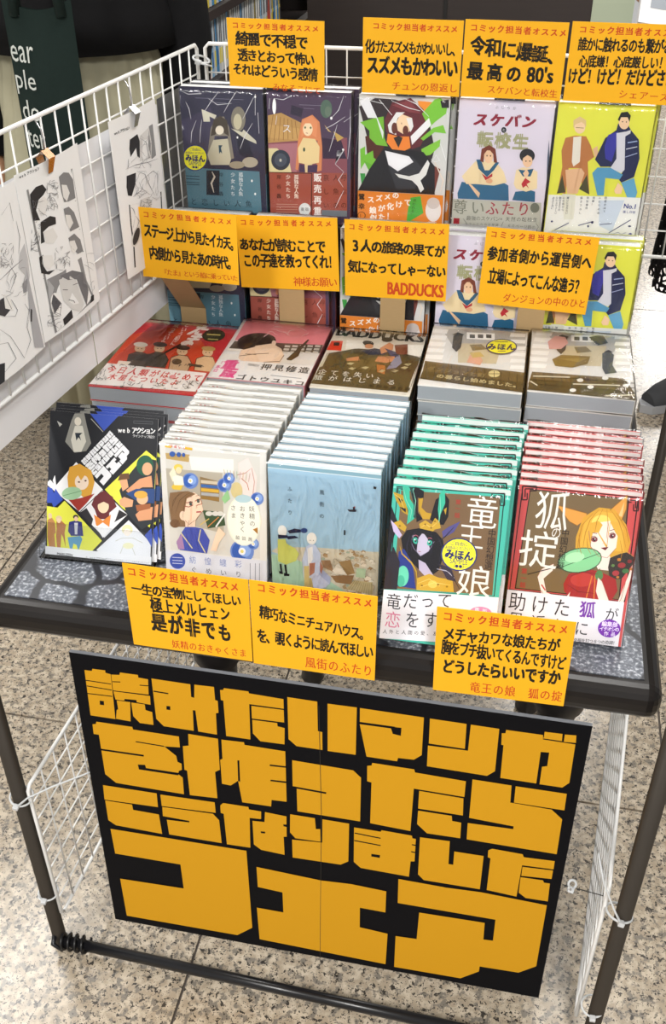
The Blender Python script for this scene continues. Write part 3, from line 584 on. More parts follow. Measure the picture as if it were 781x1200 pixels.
def art_red(W, H):
    A = Art(W, H, QUAD['red'], (585, 555, 4.339)); A.full('cf5656')
    A.uv('e3dcda', 0, 0, 1, .022); A.uv('b03a40', 0, .055, 1, .062)
    A.P('2c1818', '112,55 705,118 640,660 55,585'); A.P('cf5656', '117,62 698,122 634,656 60,580'); A.P('2c1818', '150,72 655,125 612,650 82,578'); A.P('7b6647', '154,77 648,129 606,645 88,574')
    corner(A, '33181a', 112, 58, 70, 1, 1); corner(A, '33181a', 702, 120, 70, -1, 1)
    A.P('e0a24c', '285,155 440,200 420,240 390,262 350,240'); A.P('e0a24c', '645,105 640,180 615,240 575,210 555,185'); A.P('efc88a', '630,140 620,220 600,215')
    A.P('d8a63c', '380,440 385,320 420,220 500,170 580,180 640,260 665,350 640,440 600,470 560,440 400,400'); A.P('e3b548', '400,380 430,240 500,190 570,200 625,280 630,400'); A.E('f0d870', 510, 245, 48, 36, -10)
    A.P('f2e2d8', '450,290 480,250 560,240 600,300 590,380 545,430 500,420 460,370'); A.P('dfae44', '440,330 455,250 500,240 520,260 500,300 545,370 550,290 560,240 600,250 610,340 585,300 560,250 540,380 495,300 470,300 460,360')
    A.E('8a4a50', 478, 335, 17, 13, 8); A.E('8a4a50', 570, 318, 17, 13, -15); A.E('2c1a1c', 478, 335, 7, 8); A.E('2c1a1c', 570, 318, 7, 8); A.P('6a2028', '510,378 552,374 535,392')
    A.P('f2e2d8', '500,430 560,425 580,500 510,490'); A.P('3c3430', '560,430 640,400 690,430 700,470 620,540 560,540 550,480'); A.E('a03a3c', 620, 470, 20, 14); A.E('b04044', 590, 510, 18, 14); A.E('4a7a4a', 640, 500, 18, 12)
    A.P('a82e2e', '325,560 350,510 430,480 510,500 590,540 600,600 570,650 380,640 330,600'); A.E('c04038', 420, 540, 60, 36); A.L('d9803c', 6, '470,520 440,640'); A.L('d9803c', 6, '485,520 480,640'); A.E('5a8a54', 505, 520, 20, 26)
    A.P('f2e2d8', '500,530 520,550 560,660 590,690 640,560 700,470 690,540 620,700 570,730 520,690 490,600'); A.P('f2e2d8', '195,520 215,480 275,455 270,490 225,530 240,600 330,640 360,600 340,680 260,670 220,620'); A.L('c0504c', 7, '215,560 235,590')
    A.P('f2e2d8', '520,410 560,410 555,450 500,490 490,470'); A.E('3c5a44', 407, 440, 112, 64, -8); A.E('8fcf9c', 407, 440, 107, 59, -8); A.L('4a7a5a', 4, '300,478 510,405'); A.E('b4e2b8', 380, 425, 50, 26, -8); A.L('332a24', 5, '145,507 215,490 300,470')
    for p in ('500,180 455,235 432,300 420,380', '520,178 490,240 480,300', '560,182 600,240 622,300 640,380', '470,200 415,260 398,340 392,400', '590,200 640,280 655,350', '540,180 548,260 540,330', '610,340 622,400 612,450', '440,330 446,380 462,410', '400,300 405,380 415,410'): A.L('b27f28', 3.5, p, True)
    for p in ('462,322 478,316 494,330', '554,308 572,300 586,310', '468,300 492,304', '556,290 580,284'): A.L('5a3420', 3, p)
    A.E('f6eef0', 481, 332, 3, 3); A.E('f6eef0', 573, 315, 3, 3); A.L('c89a88', 2.5, '524,340 528,354 520,357')
    for p in ('500,530 520,550 560,660 590,690', '195,520 215,480 275,455', '215,590 260,670 340,680', '450,290 460,370 500,420', '500,420 545,430 590,380', '640,560 620,640 590,690'): A.L('a87c68', 2.5, p)
    for p in ('285,155 350,240 390,262', '285,155 440,200', '645,105 640,180 615,240', '645,105 555,185'): A.L('9a6a2c', 3, p)
    for x, y, r_, c_ in ((606, 440, 10, 'c8803c'), (660, 450, 12, '8a3436'), (672, 490, 9, 'c8803c'), (575, 470, 9, '6a8a50'), (600, 530, 8, 'c8803c')): A.E(c_, x, y, r_, r_*.8)
    A.L('d8b050', 4, '560,430 600,410 650,400 700,430', True); A.L('7a2024', 4, '340,560 400,600 480,610', True); A.L('7a2024', 4, '360,520 420,500 500,512', True)
    A.T('f0ece4', '狐', 262, 190, 262, 190, 200, 165, shear=0); A.T('f0ece4', 'の', 285, 298, 285, 298, 62, 50); A.T('f0ece4', '掟', 200, 385, 200, 385, 190, 195); A.T('2c2320', '中国幻想選', 332, 300, 308, 465, 40, 38); A.T('b04038', '第一話', 128, 490, 122, 560, 28, bold=.02)
    A.P('e5e4ea', '42,580 635,660 605,895 22,800'); A.T('2a2c34', '助けただ', 97, 645, 430, 700, 92, 84); A.P('e5e4ea', '380,650 520,670 510,760 375,740'); A.T('7a3aa8', '狐', 448, 695, 448, 695, 84, 78, bold=.015); A.T('2a2c34', 'が', 572, 722, 572, 722, 70, 66)
    A.T('2a2c34', '恩返しに', 90, 735, 420, 790, 76, 70); A.T('33353c', '幸福を打つ８つの奇譚！', 390, 845, 590, 868, 20, bold=.01)
    A.E('7a34b0', 560, 792, 58, 46, 8); A.T('f4e8ff', '編集部', 535, 768, 590, 774, 26, bold=.02); A.T('f4e8ff', 'イチオシの', 522, 792, 600, 799, 22, bold=.02); A.T('f4e8ff', '作品', 545, 818, 580, 822, 22, bold=.02); return A
SIGN_Q = [(80, 764), (693, 851), (634, 1170), (136, 1077)]
def sign_art(A, Y, K):
    C = {1: (80, 760, 4.881), 2: (230, 780, 4.881), 3: (380, 800, 4.881), 4: (530, 820, 4.594), 5: (100, 920, 3.72), 6: (290, 940, 3.905), 7: (460, 970, 3.72), 0: (0, 0, 1)}
    def g(c, *polys):
        A.crop = C[c]
        for p in polys: A.P(Y, p.replace(')(', ' ').strip('()'))
    def k(c, *polys):
        A.crop = C[c]
        for p in polys: A.P(K, p.replace(')(', ' ').strip('()'))
    def l(c, w_, *ls):
        A.crop = C[c]
        for p in ls: A.L(K, w_, p)
    g(1, '(90,122)(132,127)(135,115)(208,124)(210,138)(240,146)(268,402)(126,380)', '(243,148)(290,150)(293,136)(395,150)(398,165)(453,175)(457,262)(254,238)', '(256,243)(465,270)(468,320)(388,305)(268,290)', '(275,295)(352,305)(355,415)(272,400)(275,350)(284,345)', '(358,307)(435,318)(440,350)(478,362)(486,435)(408,424)(370,385)')
    l(1, 5, '98,180 242,202', '104,212 246,236', '108,255 250,272', '250,188 295,190', '405,208 455,212'); k(1, '(178,296)(202,299)(203,322)(179,319)', '(320,286)(388,293)(390,307)(318,299)')
    g(1, '(473,170)(695,203)(700,275)(718,280)(718,205)(830,218)(837,293)(852,298)(857,366)(842,368)(849,490)(742,472)(725,352)(710,350)(716,468)(545,442)(502,400)'); l(1, 7, '485,242 570,256'); k(1, '(559,326)(581,328)(582,350)(560,347)')
    g(2, '(133,138)(150,138)(155,127)(295,146)(298,157)(495,190)(497,245)(300,218)(308,420)(170,400)(152,198)(138,195)', '(312,228)(497,252)(500,323)(316,300)', '(318,308)(460,326)(463,345)(503,355)(503,448)(365,430)(322,385)', '(517,178)(688,204)(693,372)(718,378)(720,480)(572,458)(526,418)')
    g(3, '(15,118)(182,140)(178,410)(18,388)', '(200,143)(565,197)(555,412)(510,438)(420,428)(415,447)(240,420)(200,237)'); l(3, 13, '196,228 400,256'); k(3, '(375,249)(438,256)(435,302)(388,290)')
    g(0, '(502.9,841.6)(545.7,847.9)(544.1,877)(501.9,870.7)', '(500.9,873.1)(547.8,879.2)(550.7,848.7)(584,853.7)(579.6,903.2)(570.3,908.6)(500,897.3)')
    g(4, '(262,178)(282,178)(285,160)(485,188)(488,208)(590,222)(658,235)(628,445)(590,470)(468,452)(480,358)(508,355)(518,282)(472,278)(450,448)(257,418)(272,242)(260,240)'); l(4, 5, '487,168 484,209 660,236', '592,180 588,222')
    g(4, '(492,170)(588,182)(585,220)(488,206)', '(600,185)(662,190)(660,230)(596,224)'); l(4, 5, '485,209 660,236')
    g(1, '(138,430)(158,428)(160,415)(365,445)(370,460)(632,500)(638,562)(548,556)(617,610)(625,645)(648,655)(650,690)(632,697)(630,715)(655,735)(663,830)(275,765)(212,715)(188,570)(175,490)(145,485)'); l(1, 10, '186,574 432,610'); l(1, 6, '385,529 548,556'); k(1, '(398,660)(440,662)(445,680)(634,708)(630,722)(405,688)')
    g(2, '(-47,387)(123,415)(135,592)(108,605)(122,755)(-35,737)(-52,597)(-67,592)(-77,457)(-44,454)', '(143,420)(272,435)(275,450)(508,487)(518,775)(432,765)(430,802)(265,778)(240,655)(198,682)(148,672)(137,535)(150,530)'); k(2, '(235,538)(246,538)(252,662)(240,656)'); l(2, 9, '420,566 517,577', '425,653 519,664')
    g(3, '(-184,440)(165,498)(210,540)(207,790)(-152,732)(-157,602)(-180,588)'); l(3, 10, '-184,592 12,628')
    g(3, '(245,472)(270,470)(273,455)(513,492)(518,510)(809,560)(801,650)(512,602)(495,845)(265,800)(270,567)(245,560)', '(543,615)(796,658)(794,756)(538,716)', '(538,728)(730,758)(733,787)(785,797)(780,886)(590,858)(533,805)')
    g(4, '(108,425)(318,458)(312,550)(535,588)(592,640)(565,828)(80,748)(85,660)(330,693)(332,678)(92,632)', '(340,462)(615,503)(603,592)(332,550)')
    g(5, '(78,-3)(312,33)(318,93)(85,60)', '(88,64)(205,82)(210,105)(322,125)(337,210)(135,172)(102,150)', '(328,38)(565,72)(570,118)(335,88)', '(337,92)(558,122)(585,150)(597,250)(368,212)(357,148)(455,160)(455,153)(340,132)', '(590,85)(602,75)(712,92)(715,103)(768,112)(768,145)(718,140)(722,270)(620,255)(605,122)(592,118)')
    g(6, '(82,42)(180,62)(182,155)(168,155)(173,238)(65,215)(32,190)(25,82)(80,88)', '(197,52)(310,70)(315,120)(335,120)(337,178)(222,162)(197,135)', '(345,75)(467,95)(465,268)(430,283)(210,250)(207,168)(345,182)', '(490,112)(612,132)(615,125)(755,150)(757,162)(773,165)(768,268)(750,268)(743,338)(522,298)(490,270)')
    l(6, 5, '493,138 612,162', '491,172 612,195', '755,191 775,195', '752,223 772,228'); k(6, '(63,130)(84,132)(83,140)(64,138)', '(166,98)(182,99)(182,110)(167,107)', '(570,233)(610,239)(609,252)(570,245)')
    g(7, '(122,38)(252,55)(247,155)(268,158)(272,100)(400,120)(385,265)(140,225)(115,200)', '(420,95)(437,88)(570,112)(575,125)(710,142)(705,178)(568,160)(545,297)(415,268)(430,130)(418,125)', '(570,167)(703,183)(697,220)(565,206)', '(562,212)(660,226)(664,236)(690,240)(682,318)(585,303)(555,280)')
    g(5, '(112,187)(705,283)(733,620)(668,652)(185,567)(155,405)(433,448)(418,343)(133,295)')
    g(6, '(45,293)(340,355)(480,372)(640,405)(637,502)(520,480)(520,570)(648,600)(640,740)(62,625)(48,480)(170,502)(165,410)(52,385)')
    g(7, '(30,220)(240,258)(390,278)(678,335)(635,602)(558,630)(388,603)(385,625)(305,655)(15,605)(20,470)(112,483)(122,367)(408,412)(403,485)(445,490)(455,398)(28,325)')
    A.crop = (0, 0, 1); 

def art_leaf(W, H):
    A = Art(W, H, QUAD['leaf'], (45, 475, 5.207)); A.full('1c1e24')
    A.P('33365c', '330,40 485,50 420,140'); A.P('3a55b8', '325,38 490,45 405,150')
    A.P('8a8a84', '175,210 215,90 235,50 290,45 305,120 330,220 300,265 230,275'); A.P('cfcdc2', '210,200 235,120 280,120 300,210 270,270 225,270'); A.E('d8d2c4', 253, 95, 20, 24); A.P('26303a', '235,160 280,160 262,175 270,205 255,185 242,205'); A.P('b4b4b0', '130,90 160,110 145,125'); A.L('aaaaa4', 7, '330,80 400,155', True)
    # white block lettering on the slanted band
    A.P('e9ebf0', '258,318 440,140 575,280 405,480')
    opx, hs, lc = A.px, homography(SIGN_Q), A.crop; q = ((256, 322), (440, 138), (577, 282), (402, 482))
    def sub(x, y):
        ox, oy, sc = A.crop; u, v = hs(ox+x/sc, oy+y/sc); keep = A.crop; A.crop = lc
        X = (q[0][0]*(1-u)+q[1][0]*u)*(1-v)+(q[3][0]*(1-u)+q[2][0]*u)*v; Yy = (q[0][1]*(1-u)+q[1][1]*u)*(1-v)+(q[3][1]*(1-u)+q[2][1]*u)*v
        r = opx(X, Yy); A.crop = keep; return r
    A.P('1c1e24', '250,318 440,130 585,280 405,490'); A.px = sub; sign_art(A, 'e9ebf0', '1c1e24'); A.px = opx; A.crop = lc
    A.P('e8e9ec', '62,450 110,410 115,470 240,330 400,495 255,635 60,470'); A.P('1c1e24', '62,420 110,405 95,440 100,460'); A.P('3a55b8', '58,480 90,490 100,520 110,490 155,560 95,610 85,580 52,580')
    A.P('d9a23c', '185,420 200,360 260,340 330,380 350,450 330,530 300,560 230,500 210,560 190,500'); A.E('f0dcc8', 272, 450, 42, 48); A.P('d9a23c', '222,440 240,380 300,375 325,430 290,410 268,440 250,410'); A.E('5a3a30', 255, 450, 7, 5); A.E('5a3a30', 295, 442, 7, 5)
    A.P('a03428', '190,560 260,550 350,520 300,580 250,632'); A.E('9fc7a0', 210, 520, 62, 40, -8); A.L('5a8a60', 3, '155,535 265,505')
    A.P('e2e44e', '412,495 655,262 720,310 715,520 690,730 520,610'); A.P('2e3338', '500,500 560,400 640,300 715,320 705,700 640,745 545,640'); A.E('245a44', 650, 350, 50, 60); A.E('e2ab84', 664, 370, 30, 38); A.P('d89c74', '620,430 690,410 700,480 640,480 560,520 540,500'); A.P('2f4a80', '540,520 600,490 720,490 715,580 600,560')
    A.P('e0a880', '500,440 545,430 555,480 520,505'); A.P('6a4a34', '490,440 505,400 555,395 560,430 520,435'); A.P('e0a880', '500,560 530,540 585,560 580,600 530,605 505,590'); A.E('e8b890', 640, 550, 34, 36); A.E('d8a84a', 630, 525, 40, 24); A.P('d89c74', '600,650 640,610 705,600 700,680 620,690'); A.P('a0603c', '600,590 690,580 690,610 610,630')
    A.P('e6e6ea', '258,640 400,500 552,650 410,800'); A.P('6a2c30', '330,590 350,540 405,500 460,540 485,600 440,640 440,680 370,680 350,620'); A.E('f0d6b4', 403, 600, 34, 42); A.P('6a2c30', '365,590 380,545 425,545 445,590 405,570'); A.P('e08a3c', '345,650 400,690 450,650 440,730 400,700 360,730'); A.P('2c2a2e', '258,640 300,610 340,680 330,720'); A.P('2c2a2e', '470,700 552,650 500,620 480,680'); A.P('f4f4f4', '350,720 400,730 450,740 400,800')
    A.P('e2e44e', '52,600 120,610 165,565 395,820 300,925 45,880'); A.P('c08a58', '52,740 55,690 80,670 100,700 105,770 95,780 100,890 60,880 50,800'); A.E('e0c8a0', 72, 662, 12, 18); A.P('b87a48', '110,750 110,700 140,690 170,720 160,770 165,870 150,800 140,780 130,890 110,880 105,790'); A.E('e0c8a0', 126, 680, 20, 20); A.E('ecd0b0', 126, 692, 12, 16)
    A.P('2c2f7c', '182,760 190,700 230,690 270,700 278,790 200,790'); A.P('d8d8de', '222,705 245,705 240,780 225,780'); A.E('22242a', 232, 668, 17, 14); A.E('ecc8a8', 234, 680, 12, 16); A.P('5a9cc0', '178,800 260,790 272,810 245,890 235,850 215,840 205,880 190,870'); A.P('22242a', '190,870 210,890 225,905 195,895'); A.P('22242a', '232,880 250,880 240,905 225,900')
    A.P('e8eaee', '360,880 560,685 700,830 700,975 400,920'); A.E('e4dcae', 552, 745, 34, 32); A.E('f2e8dc', 552, 762, 22, 24); A.L('b8b8a8', 3, '480,820 520,800 590,800 650,830'); A.L('b8b8a8', 3, '500,930 530,850 580,850 620,950'); A.E('e8e6c0', 560, 850, 34, 20); A.P('3a55b8', '660,780 700,735 740,790 735,860')
    A.uv('ecedf0', 0, .945, 1, 1); A.W_('2a2a30', 'MARUZEN', 108, 928, 208, 910, bold=.03); A.T('44464c', '× webアクション', 300, 930, 415, 940, 16, 13, bold=.02); A.T('5a5c64', '読みたいマンガを作ったらこうなりましたフェア', 425, 938, 690, 962, 10, 10)
    A.T('e8e8ea', 'webアクション', 505, 145, 690, 152, 36, 30, bold=.03); A.T('e8e8ea', 'ラインナップ紹介', 582, 178, 695, 186, 17); A.P('55575c', '578,92 690,98 690,114 578,108'); A.P('1c1e24', '581,95 687,101 687,111 581,105'); return A
def art_tama(W, H):
    A = Art(W, H, QUAD['tama'], (100, 365, 4.11)); A.full('b93338'); A.P('c9492c', '180,110 500,60 680,250 600,300 100,260'); A.P('c5434a', '280,40 740,70 730,110 300,70')
    A.T('ece4dc', 'たま', 552, 92, 512, 140, 62, 74, bold=.05, shear=.3); A.T('e6cfc6', 'という船に', 490, 68, 424, 155, 24, 26, bold=.02); A.T('e6cfc6', '乗っていた', 440, 68, 372, 150, 24, 26, bold=.02)
    A.E('3a3a2a', 618, 118, 56, 30, -5); A.L('c9b96a', 6, '585,112 650,116'); A.L('c9b96a', 4, '590,135 640,138')
    for x, y, c, h in ((258, 175, '54483e', 'e6e0d4'), (352, 175, '4a4238', '3c3834'), (462, 190, 'c9a884', '3a2a26'), (585, 195, 'd9b890', 'b89a60')):
        A.P(c, f'{x-62},{y+90} {x-50},{y+35} {x-12},{y+22} {x+30},{y+28} {x+48},{y+60} {x+30},{y+100}'); A.E('dcbc98', x+4, y+5, 26, 20); A.E(h, x+8, y-13, 34, 12, 4); A.E('2c2420', x-4, y+6, 3, 2); A.E('2c2420', x+12, y+7, 3, 2)
        A.L('2c201c', 3, f'{x-62},{y+90} {x-50},{y+35} {x-12},{y+22} {x+30},{y+28} {x+48},{y+60} {x+30},{y+100}')
    A.P('3e3630', '210,210 330,205 320,245 200,235'); A.L('2c241e', 8, '330,230 460,160'); A.E('5c4a38', 440, 245, 24, 14); A.L('5c4a38', 12, '495,258 560,268'); A.P('e6d8c8', '160,240 220,245 200,265 150,258')
    A.P('e8e3de', '105,252 585,300 530,390 12,352'); A.T('c8382e', '今日人類がはじめて', 125, 282, 540, 325, 34, 42, bold=.02); A.T('c8382e', '木星についたよ', 130, 318, 430, 345, 30, 40, bold=.02)
    A.scrib('35302e', 2.5, 110, 258, 570, 272, 34, 4, 5); A.scrib('35302e', 2.5, 50, 345, 520, 375, 40, 5, 6); A.scrib('35302e', 2.5, 50, 285, 100, 335, 16, 6, 6); A.scrib('4a4240', 2.5, 440, 340, 560, 356, 18, 8, 5)
    A.E('e09898', 420, 320, 16, 9); A.L('d98080', 8, '280,48 600,66', True); return A
def art_pink(W, H):
    A = Art(W, H, QUAD['pink'], (235, 365, 4.733)); A.full('dfdcd9'); A.P('e58f98', '260,40 745,82 690,190 430,178 190,160'); A.P('5a4c40', '190,165 720,190 690,235 640,230 150,215')
    for k in range(6):
        for j in range(3): A.P('c9c4bb', f'{470+k*42-j*6},{188+j*17} {500+k*42-j*6},{190+j*17} {496+k*42-j*6},{201+j*17} {466+k*42-j*6},{199+j*17}')
    A.L('e9e4da', 12, '150,212 300,222'); A.P('e2ddd6', '120,235 640,275 620,300 95,265')
    A.E('3a2c26', 312, 168, 108, 46, -4); A.P('e6cbb2', '210,260 225,215 290,195 400,180 450,210 465,250 440,290 350,290 290,280 250,300'); A.P('3a2c26', '205,200 230,150 320,125 400,140 418,170 350,185 330,170 300,200 240,215'); A.P('ead2bc', '300,215 420,205 460,240 400,275 330,285'); A.E('ead2bc', 408, 178, 12, 14)
    A.L('604a3c', 3, '215,250 290,240 380,235'); A.L('604a3c', 3, '350,285 440,280 465,245'); A.L('604a3c', 2.5, '250,238 310,242')
    A.P('4a3a2c', '605,158 585,185 560,215 545,250 505,275 480,272 520,230 545,200'); A.L('3a2c20', 8, '600,160 480,270')
    A.P('e6e3e0', '95,268 640,305 590,420 55,375'); A.T('dc4f8c', '重版', 165, 300, 158, 345, 52, 80, bold=.045); A.T('dc4f8c', '「本日', 112, 290, 85, 330, 20, 26, bold=.02); A.T('dc4f8c', '出来」', 130, 348, 110, 370, 16, 24, bold=.02)
    A.T('3a3a3c', '押見修造', 365, 312, 575, 330, 34, 58, bold=.02); A.T('3a3a3c', 'ゴトウユキコ', 225, 368, 550, 402, 30, 54, bold=.03); A.T('88888a', '短編集原作', 270, 298, 320, 305, 14); A.L('a0a0a2', 4, '390,358 560,376')
    A.scrib('f0c8cc', 4, 320, 90, 600, 145, 9, 3, 16); return A
def art_bad(W, H):
    A = Art(W, H, QUAD['bad'], (355, 370, 5.207)); A.full('d9d4c8'); A.W_('26261f', 'BADDUCKS', 204, 121, 744, 119, bold=.035); A.P('26261f', '205,72 300,85 300,120 205,110')if False else None
    A.P('54492f', '150,230 250,215 330,200 560,220 700,250 720,260 660,400 640,470 50,415 100,320'); A.P('6a5c3a', '230,230 520,240 560,330 300,330'); A.P('e8e6df', '270,150 370,150 380,200 260,205'); A.P('7e4630', '560,180 640,175 640,240 570,235'); A.P('eceae2', '640,180 740,180 730,250 650,240')
    A.P('d8452c', '175,155 245,155 235,215 145,210'); A.P('2a2a26', '190,165 225,165 222,185 188,184'); A.P('c8c0a8', '150,235 165,220 120,310 95,320')
    A.P('3a3c4c', '360,215 440,200 520,215 500,240 400,240'); A.E('3c3428', 400, 170, 34, 16, 8); A.E('d09a72', 405, 188, 26, 14); A.P('c88a60', '265,262 340,250 350,275 270,278'); A.P('c88a60', '440,280 460,250 560,250 570,275 510,290'); A.P('cc8f66', '470,200 530,165 555,180 550,210 480,235'); A.E('3c3428', 515, 148, 34, 14); A.P('b8743c', '450,300 505,305 500,360 455,345'); A.P('8a8a9c', '510,330 560,260 590,240 605,290 570,320'); A.P('46486a', '500,200 560,220 590,250 540,250')
    for x, y in ((300, 325), (290, 295), (380, 320), (560, 340), (620, 320), (480, 340), (640, 300)): A.P('b9ae86', f'{x-24},{y} {x},{y-8} {x+26},{y-4} {x+4},{y+9}')
    A.scrib('33301f', 3, 200, 240, 690, 340, 30, 5, 12); A.T('e4e0d4', '企てを失い、', 120, 348, 480, 378, 32, 50); A.T('e4e0d4', '旅がはじまる', 95, 382, 540, 412, 32, 54); A.W_('2a281e', '新宿旅情奇譚', 410, 442, 650, 436, bold=.01) if False else A.T('26241c', '地獄旅情奇譚', 420, 432, 640, 452, 18, 30, bold=.02)
    A.L('3a3626', 3, '720,250 660,440'); return A
def art_town(W, H, second=False):
    q = QUAD['town2' if second else 'town1']; A = Art(W, H, q, (485, 370, 2.893)); A.full('dcdad6')
    X = 355 if second else 0
    def P(c, st): A.P(c, ' '.join('%f,%f' % (float(a.split(',')[0])+X*(1), float(a.split(',')[1])+(8 if second else 0)) for a in st.split()))
    P('b3b0ac', '95,45 300,40 380,60 380,120 130,100'); P('c9bda0', '150,95 300,95 280,165 150,160'); P('8a7a58', '190,100 230,98 250,115 200,120')
    for k in range(6): P('eeedea', f'{62-k*6},{45+k*22} {118-k*4},{48+k*22} {112-k*4},{62+k*22} {58-k*6},{58+k*22}'); P('eeedea', f'{330},{60+k*22} {380},{62+k*22} {378},{74+k*22} {326},{72+k*22}')
    P('f2f1ee', '180,58 275,62 275,85 180,80')
    for k in range(3): P('55534e', f'{190+k*28},65 {208+k*28},66 {208+k*28},78 {190+k*28},77')
    P('4e4b46', '135,70 150,60 168,64 165,80 160,110 145,125 130,110'); P('3c3a36', '130,66 150,58 172,66 160,72')
    if second:
        A.P('d8a8a0', '455,90 480,70 515,75 525,95 500,115 460,115'); A.P('8a7440', '470,150 500,135 600,140 590,165 540,178 480,172'); A.P('a08a50', '490,148 590,146 560,160'); A.P('4a4a4c', '595,75 640,65 660,95 625,103'); A.P('55585a', '640,130 660,120 680,135 675,170 690,195 650,200 640,180'); A.P('2f3032', '645,125 662,118 678,128')
        A.P('6b5836', '402,192 715,215 752,265 388,235'); A.P('54462a', '396,215 752,262 755,290 385,252')
        for k in range(11): A.L('3f3420', 2, f'{410+k*30},{196+k*2.6} {418+k*30},{240+k*3}')
        for k in range(3): A.L('3f3420', 2, f'400,{205+k*14} 750,{232+k*16}')
        for x, y in ((565, 222), (650, 215), (600, 245), (540, 256), (720, 240)): A.E('e6e4de', x, y, 11, 6)
        for p in ('405,208 530,212', '540,235 700,240', '650,275 750,272', '395,225 420,240'): A.L('d8d0b8', 4, p)
    else:
        A.P('d8a890', '180,160 190,135 220,130 235,155 225,170'); A.P('c8b070', '190,128 225,125 240,140 200,145')
        A.P('6b5836', '38,155 375,195 372,235 30,195'); A.P('54462a', '30,190 372,228 368,262 20,215'); 
        for k in range(12): A.L('3f3420', 2, f'{45+k*28},{160+k*3.4} {40+k*28},{215+k*3.5}')
        A.T('8a7850', 'ダンジョンと町', 60, 182, 230, 205, 14, 24, bold=.03); A.T('c0b084', 'の暮らし始めました。', 90, 208, 350, 240, 14, 26, bold=.03); A.E('d8c890', 273, 200, 20, 12); A.L('54462a', 2, '253,200 293,200'); A.L('54462a', 2, '273,190 273,212')
        A.E('26266a', 298, 108, 53, 26); A.E('f0e83a', 298, 108, 49, 23); A.T('22265e', 'みほん', 265, 108, 330, 110, 22, 28, bold=.04); A.L('22265e', 2, '275,92 320,92'); A.L('22265e', 2, '285,124 312,124')
    return A

def crinkle(name, W, H, t, seed, amp=.0009, flap=.006):
    """loose shrink film: front sheet, top flap and the two sides of a book"""
    rr = random.Random(seed); mb = MB(); nx, nz = 9, 12; e = .0016
    for j in range(nz+1):
        for i in range(nx+1):
            u, v = i/nx, j/nz; edge = min(u, 1-u, v, 1-v) == 0
            mb.v.append((-e+(W+2*e)*u, -.0014-(0 if edge else rr.uniform(0, amp)), -.0005+(H+2*e)*v))
    for j in range(nz):
        for i in range(nx):
            a = j*(nx+1)+i; mb.f.append((a, a+1, a+nx+2, a+nx+1))
    b = len(mb.v)
    for i in range(nx+1):
        x = -e+(W+2*e)*i/nx; mb.v.append((x, t*.5+rr.uniform(-.001, .001), H+e+rr.uniform(0, .0025))); mb.v.append((x, t+.001, H+e*.5))
    for i in range(nx):
        top = nz*(nx+1)+i; mb.f.append((top, top+1, b+2*i+2, b+2*i)); mb.f.append((b+2*i, b+2*i+2, b+2*i+3, b+2*i+1))
    s = len(mb.v); mb.v += [(W+e, -.0014, -.0005), (W+e, t, -.0005), (W+e, t, H+e), (W+e, -.0014, H+e)]; mb.f.append((s, s+1, s+2, s+3))
    mb.c = [(1, 1, 1)]*len(mb.v); mb.smooth = True
    return mb.mesh(name, WRAP)

def make_book(name, W, H, t, cover, art=None, band=None, spine=None, wrap=True, seed=1, pages=None):
    """book standing up, front cover facing -Y, spine on the right; origin at its lower front left corner"""
    c = MB(); b = .0011; cc = lin(cover); sc = lin(spine or cover)
    c.box((0, 0, 0), (W, b, H), cc); c.box((W-b, b, 0), (W, t-b, H), sc); c.box((0, t-b, 0), (W, t, H), cc)
    root = c.build(name, PRINT)
    MB().box((.0006, b, .0008), (W-b, t-b, H-.0008)).build('page_block', pages or PAGES, root)
    if art: obj('cover_print', art.mesh('cover_print', PRINT), root)
    if band:
        col, frac, t2 = band; B = MB(); o = .00035
        B.box((W-b, 0, 0), (W+o, t+o, H*frac), lin(col)); B.box((0, t, 0), (W+o, t+o, H*frac), lin(col)); B.build('paper_band', PRINT, root)
    if wrap: obj('plastic_wrap', crinkle('plastic_wrap', W, H, t, seed), root)
    return root
def place(o, x, y, z, lean=0, rz=0):
    o.location = (x, y, z); o.rotation_euler = (-lean, 0, rz); return o
ORD = ['front', 'second', 'third', 'fourth', 'fifth', 'sixth', 'seventh', 'eighth', 'ninth', 'tenth', 'eleventh', 'twelfth']

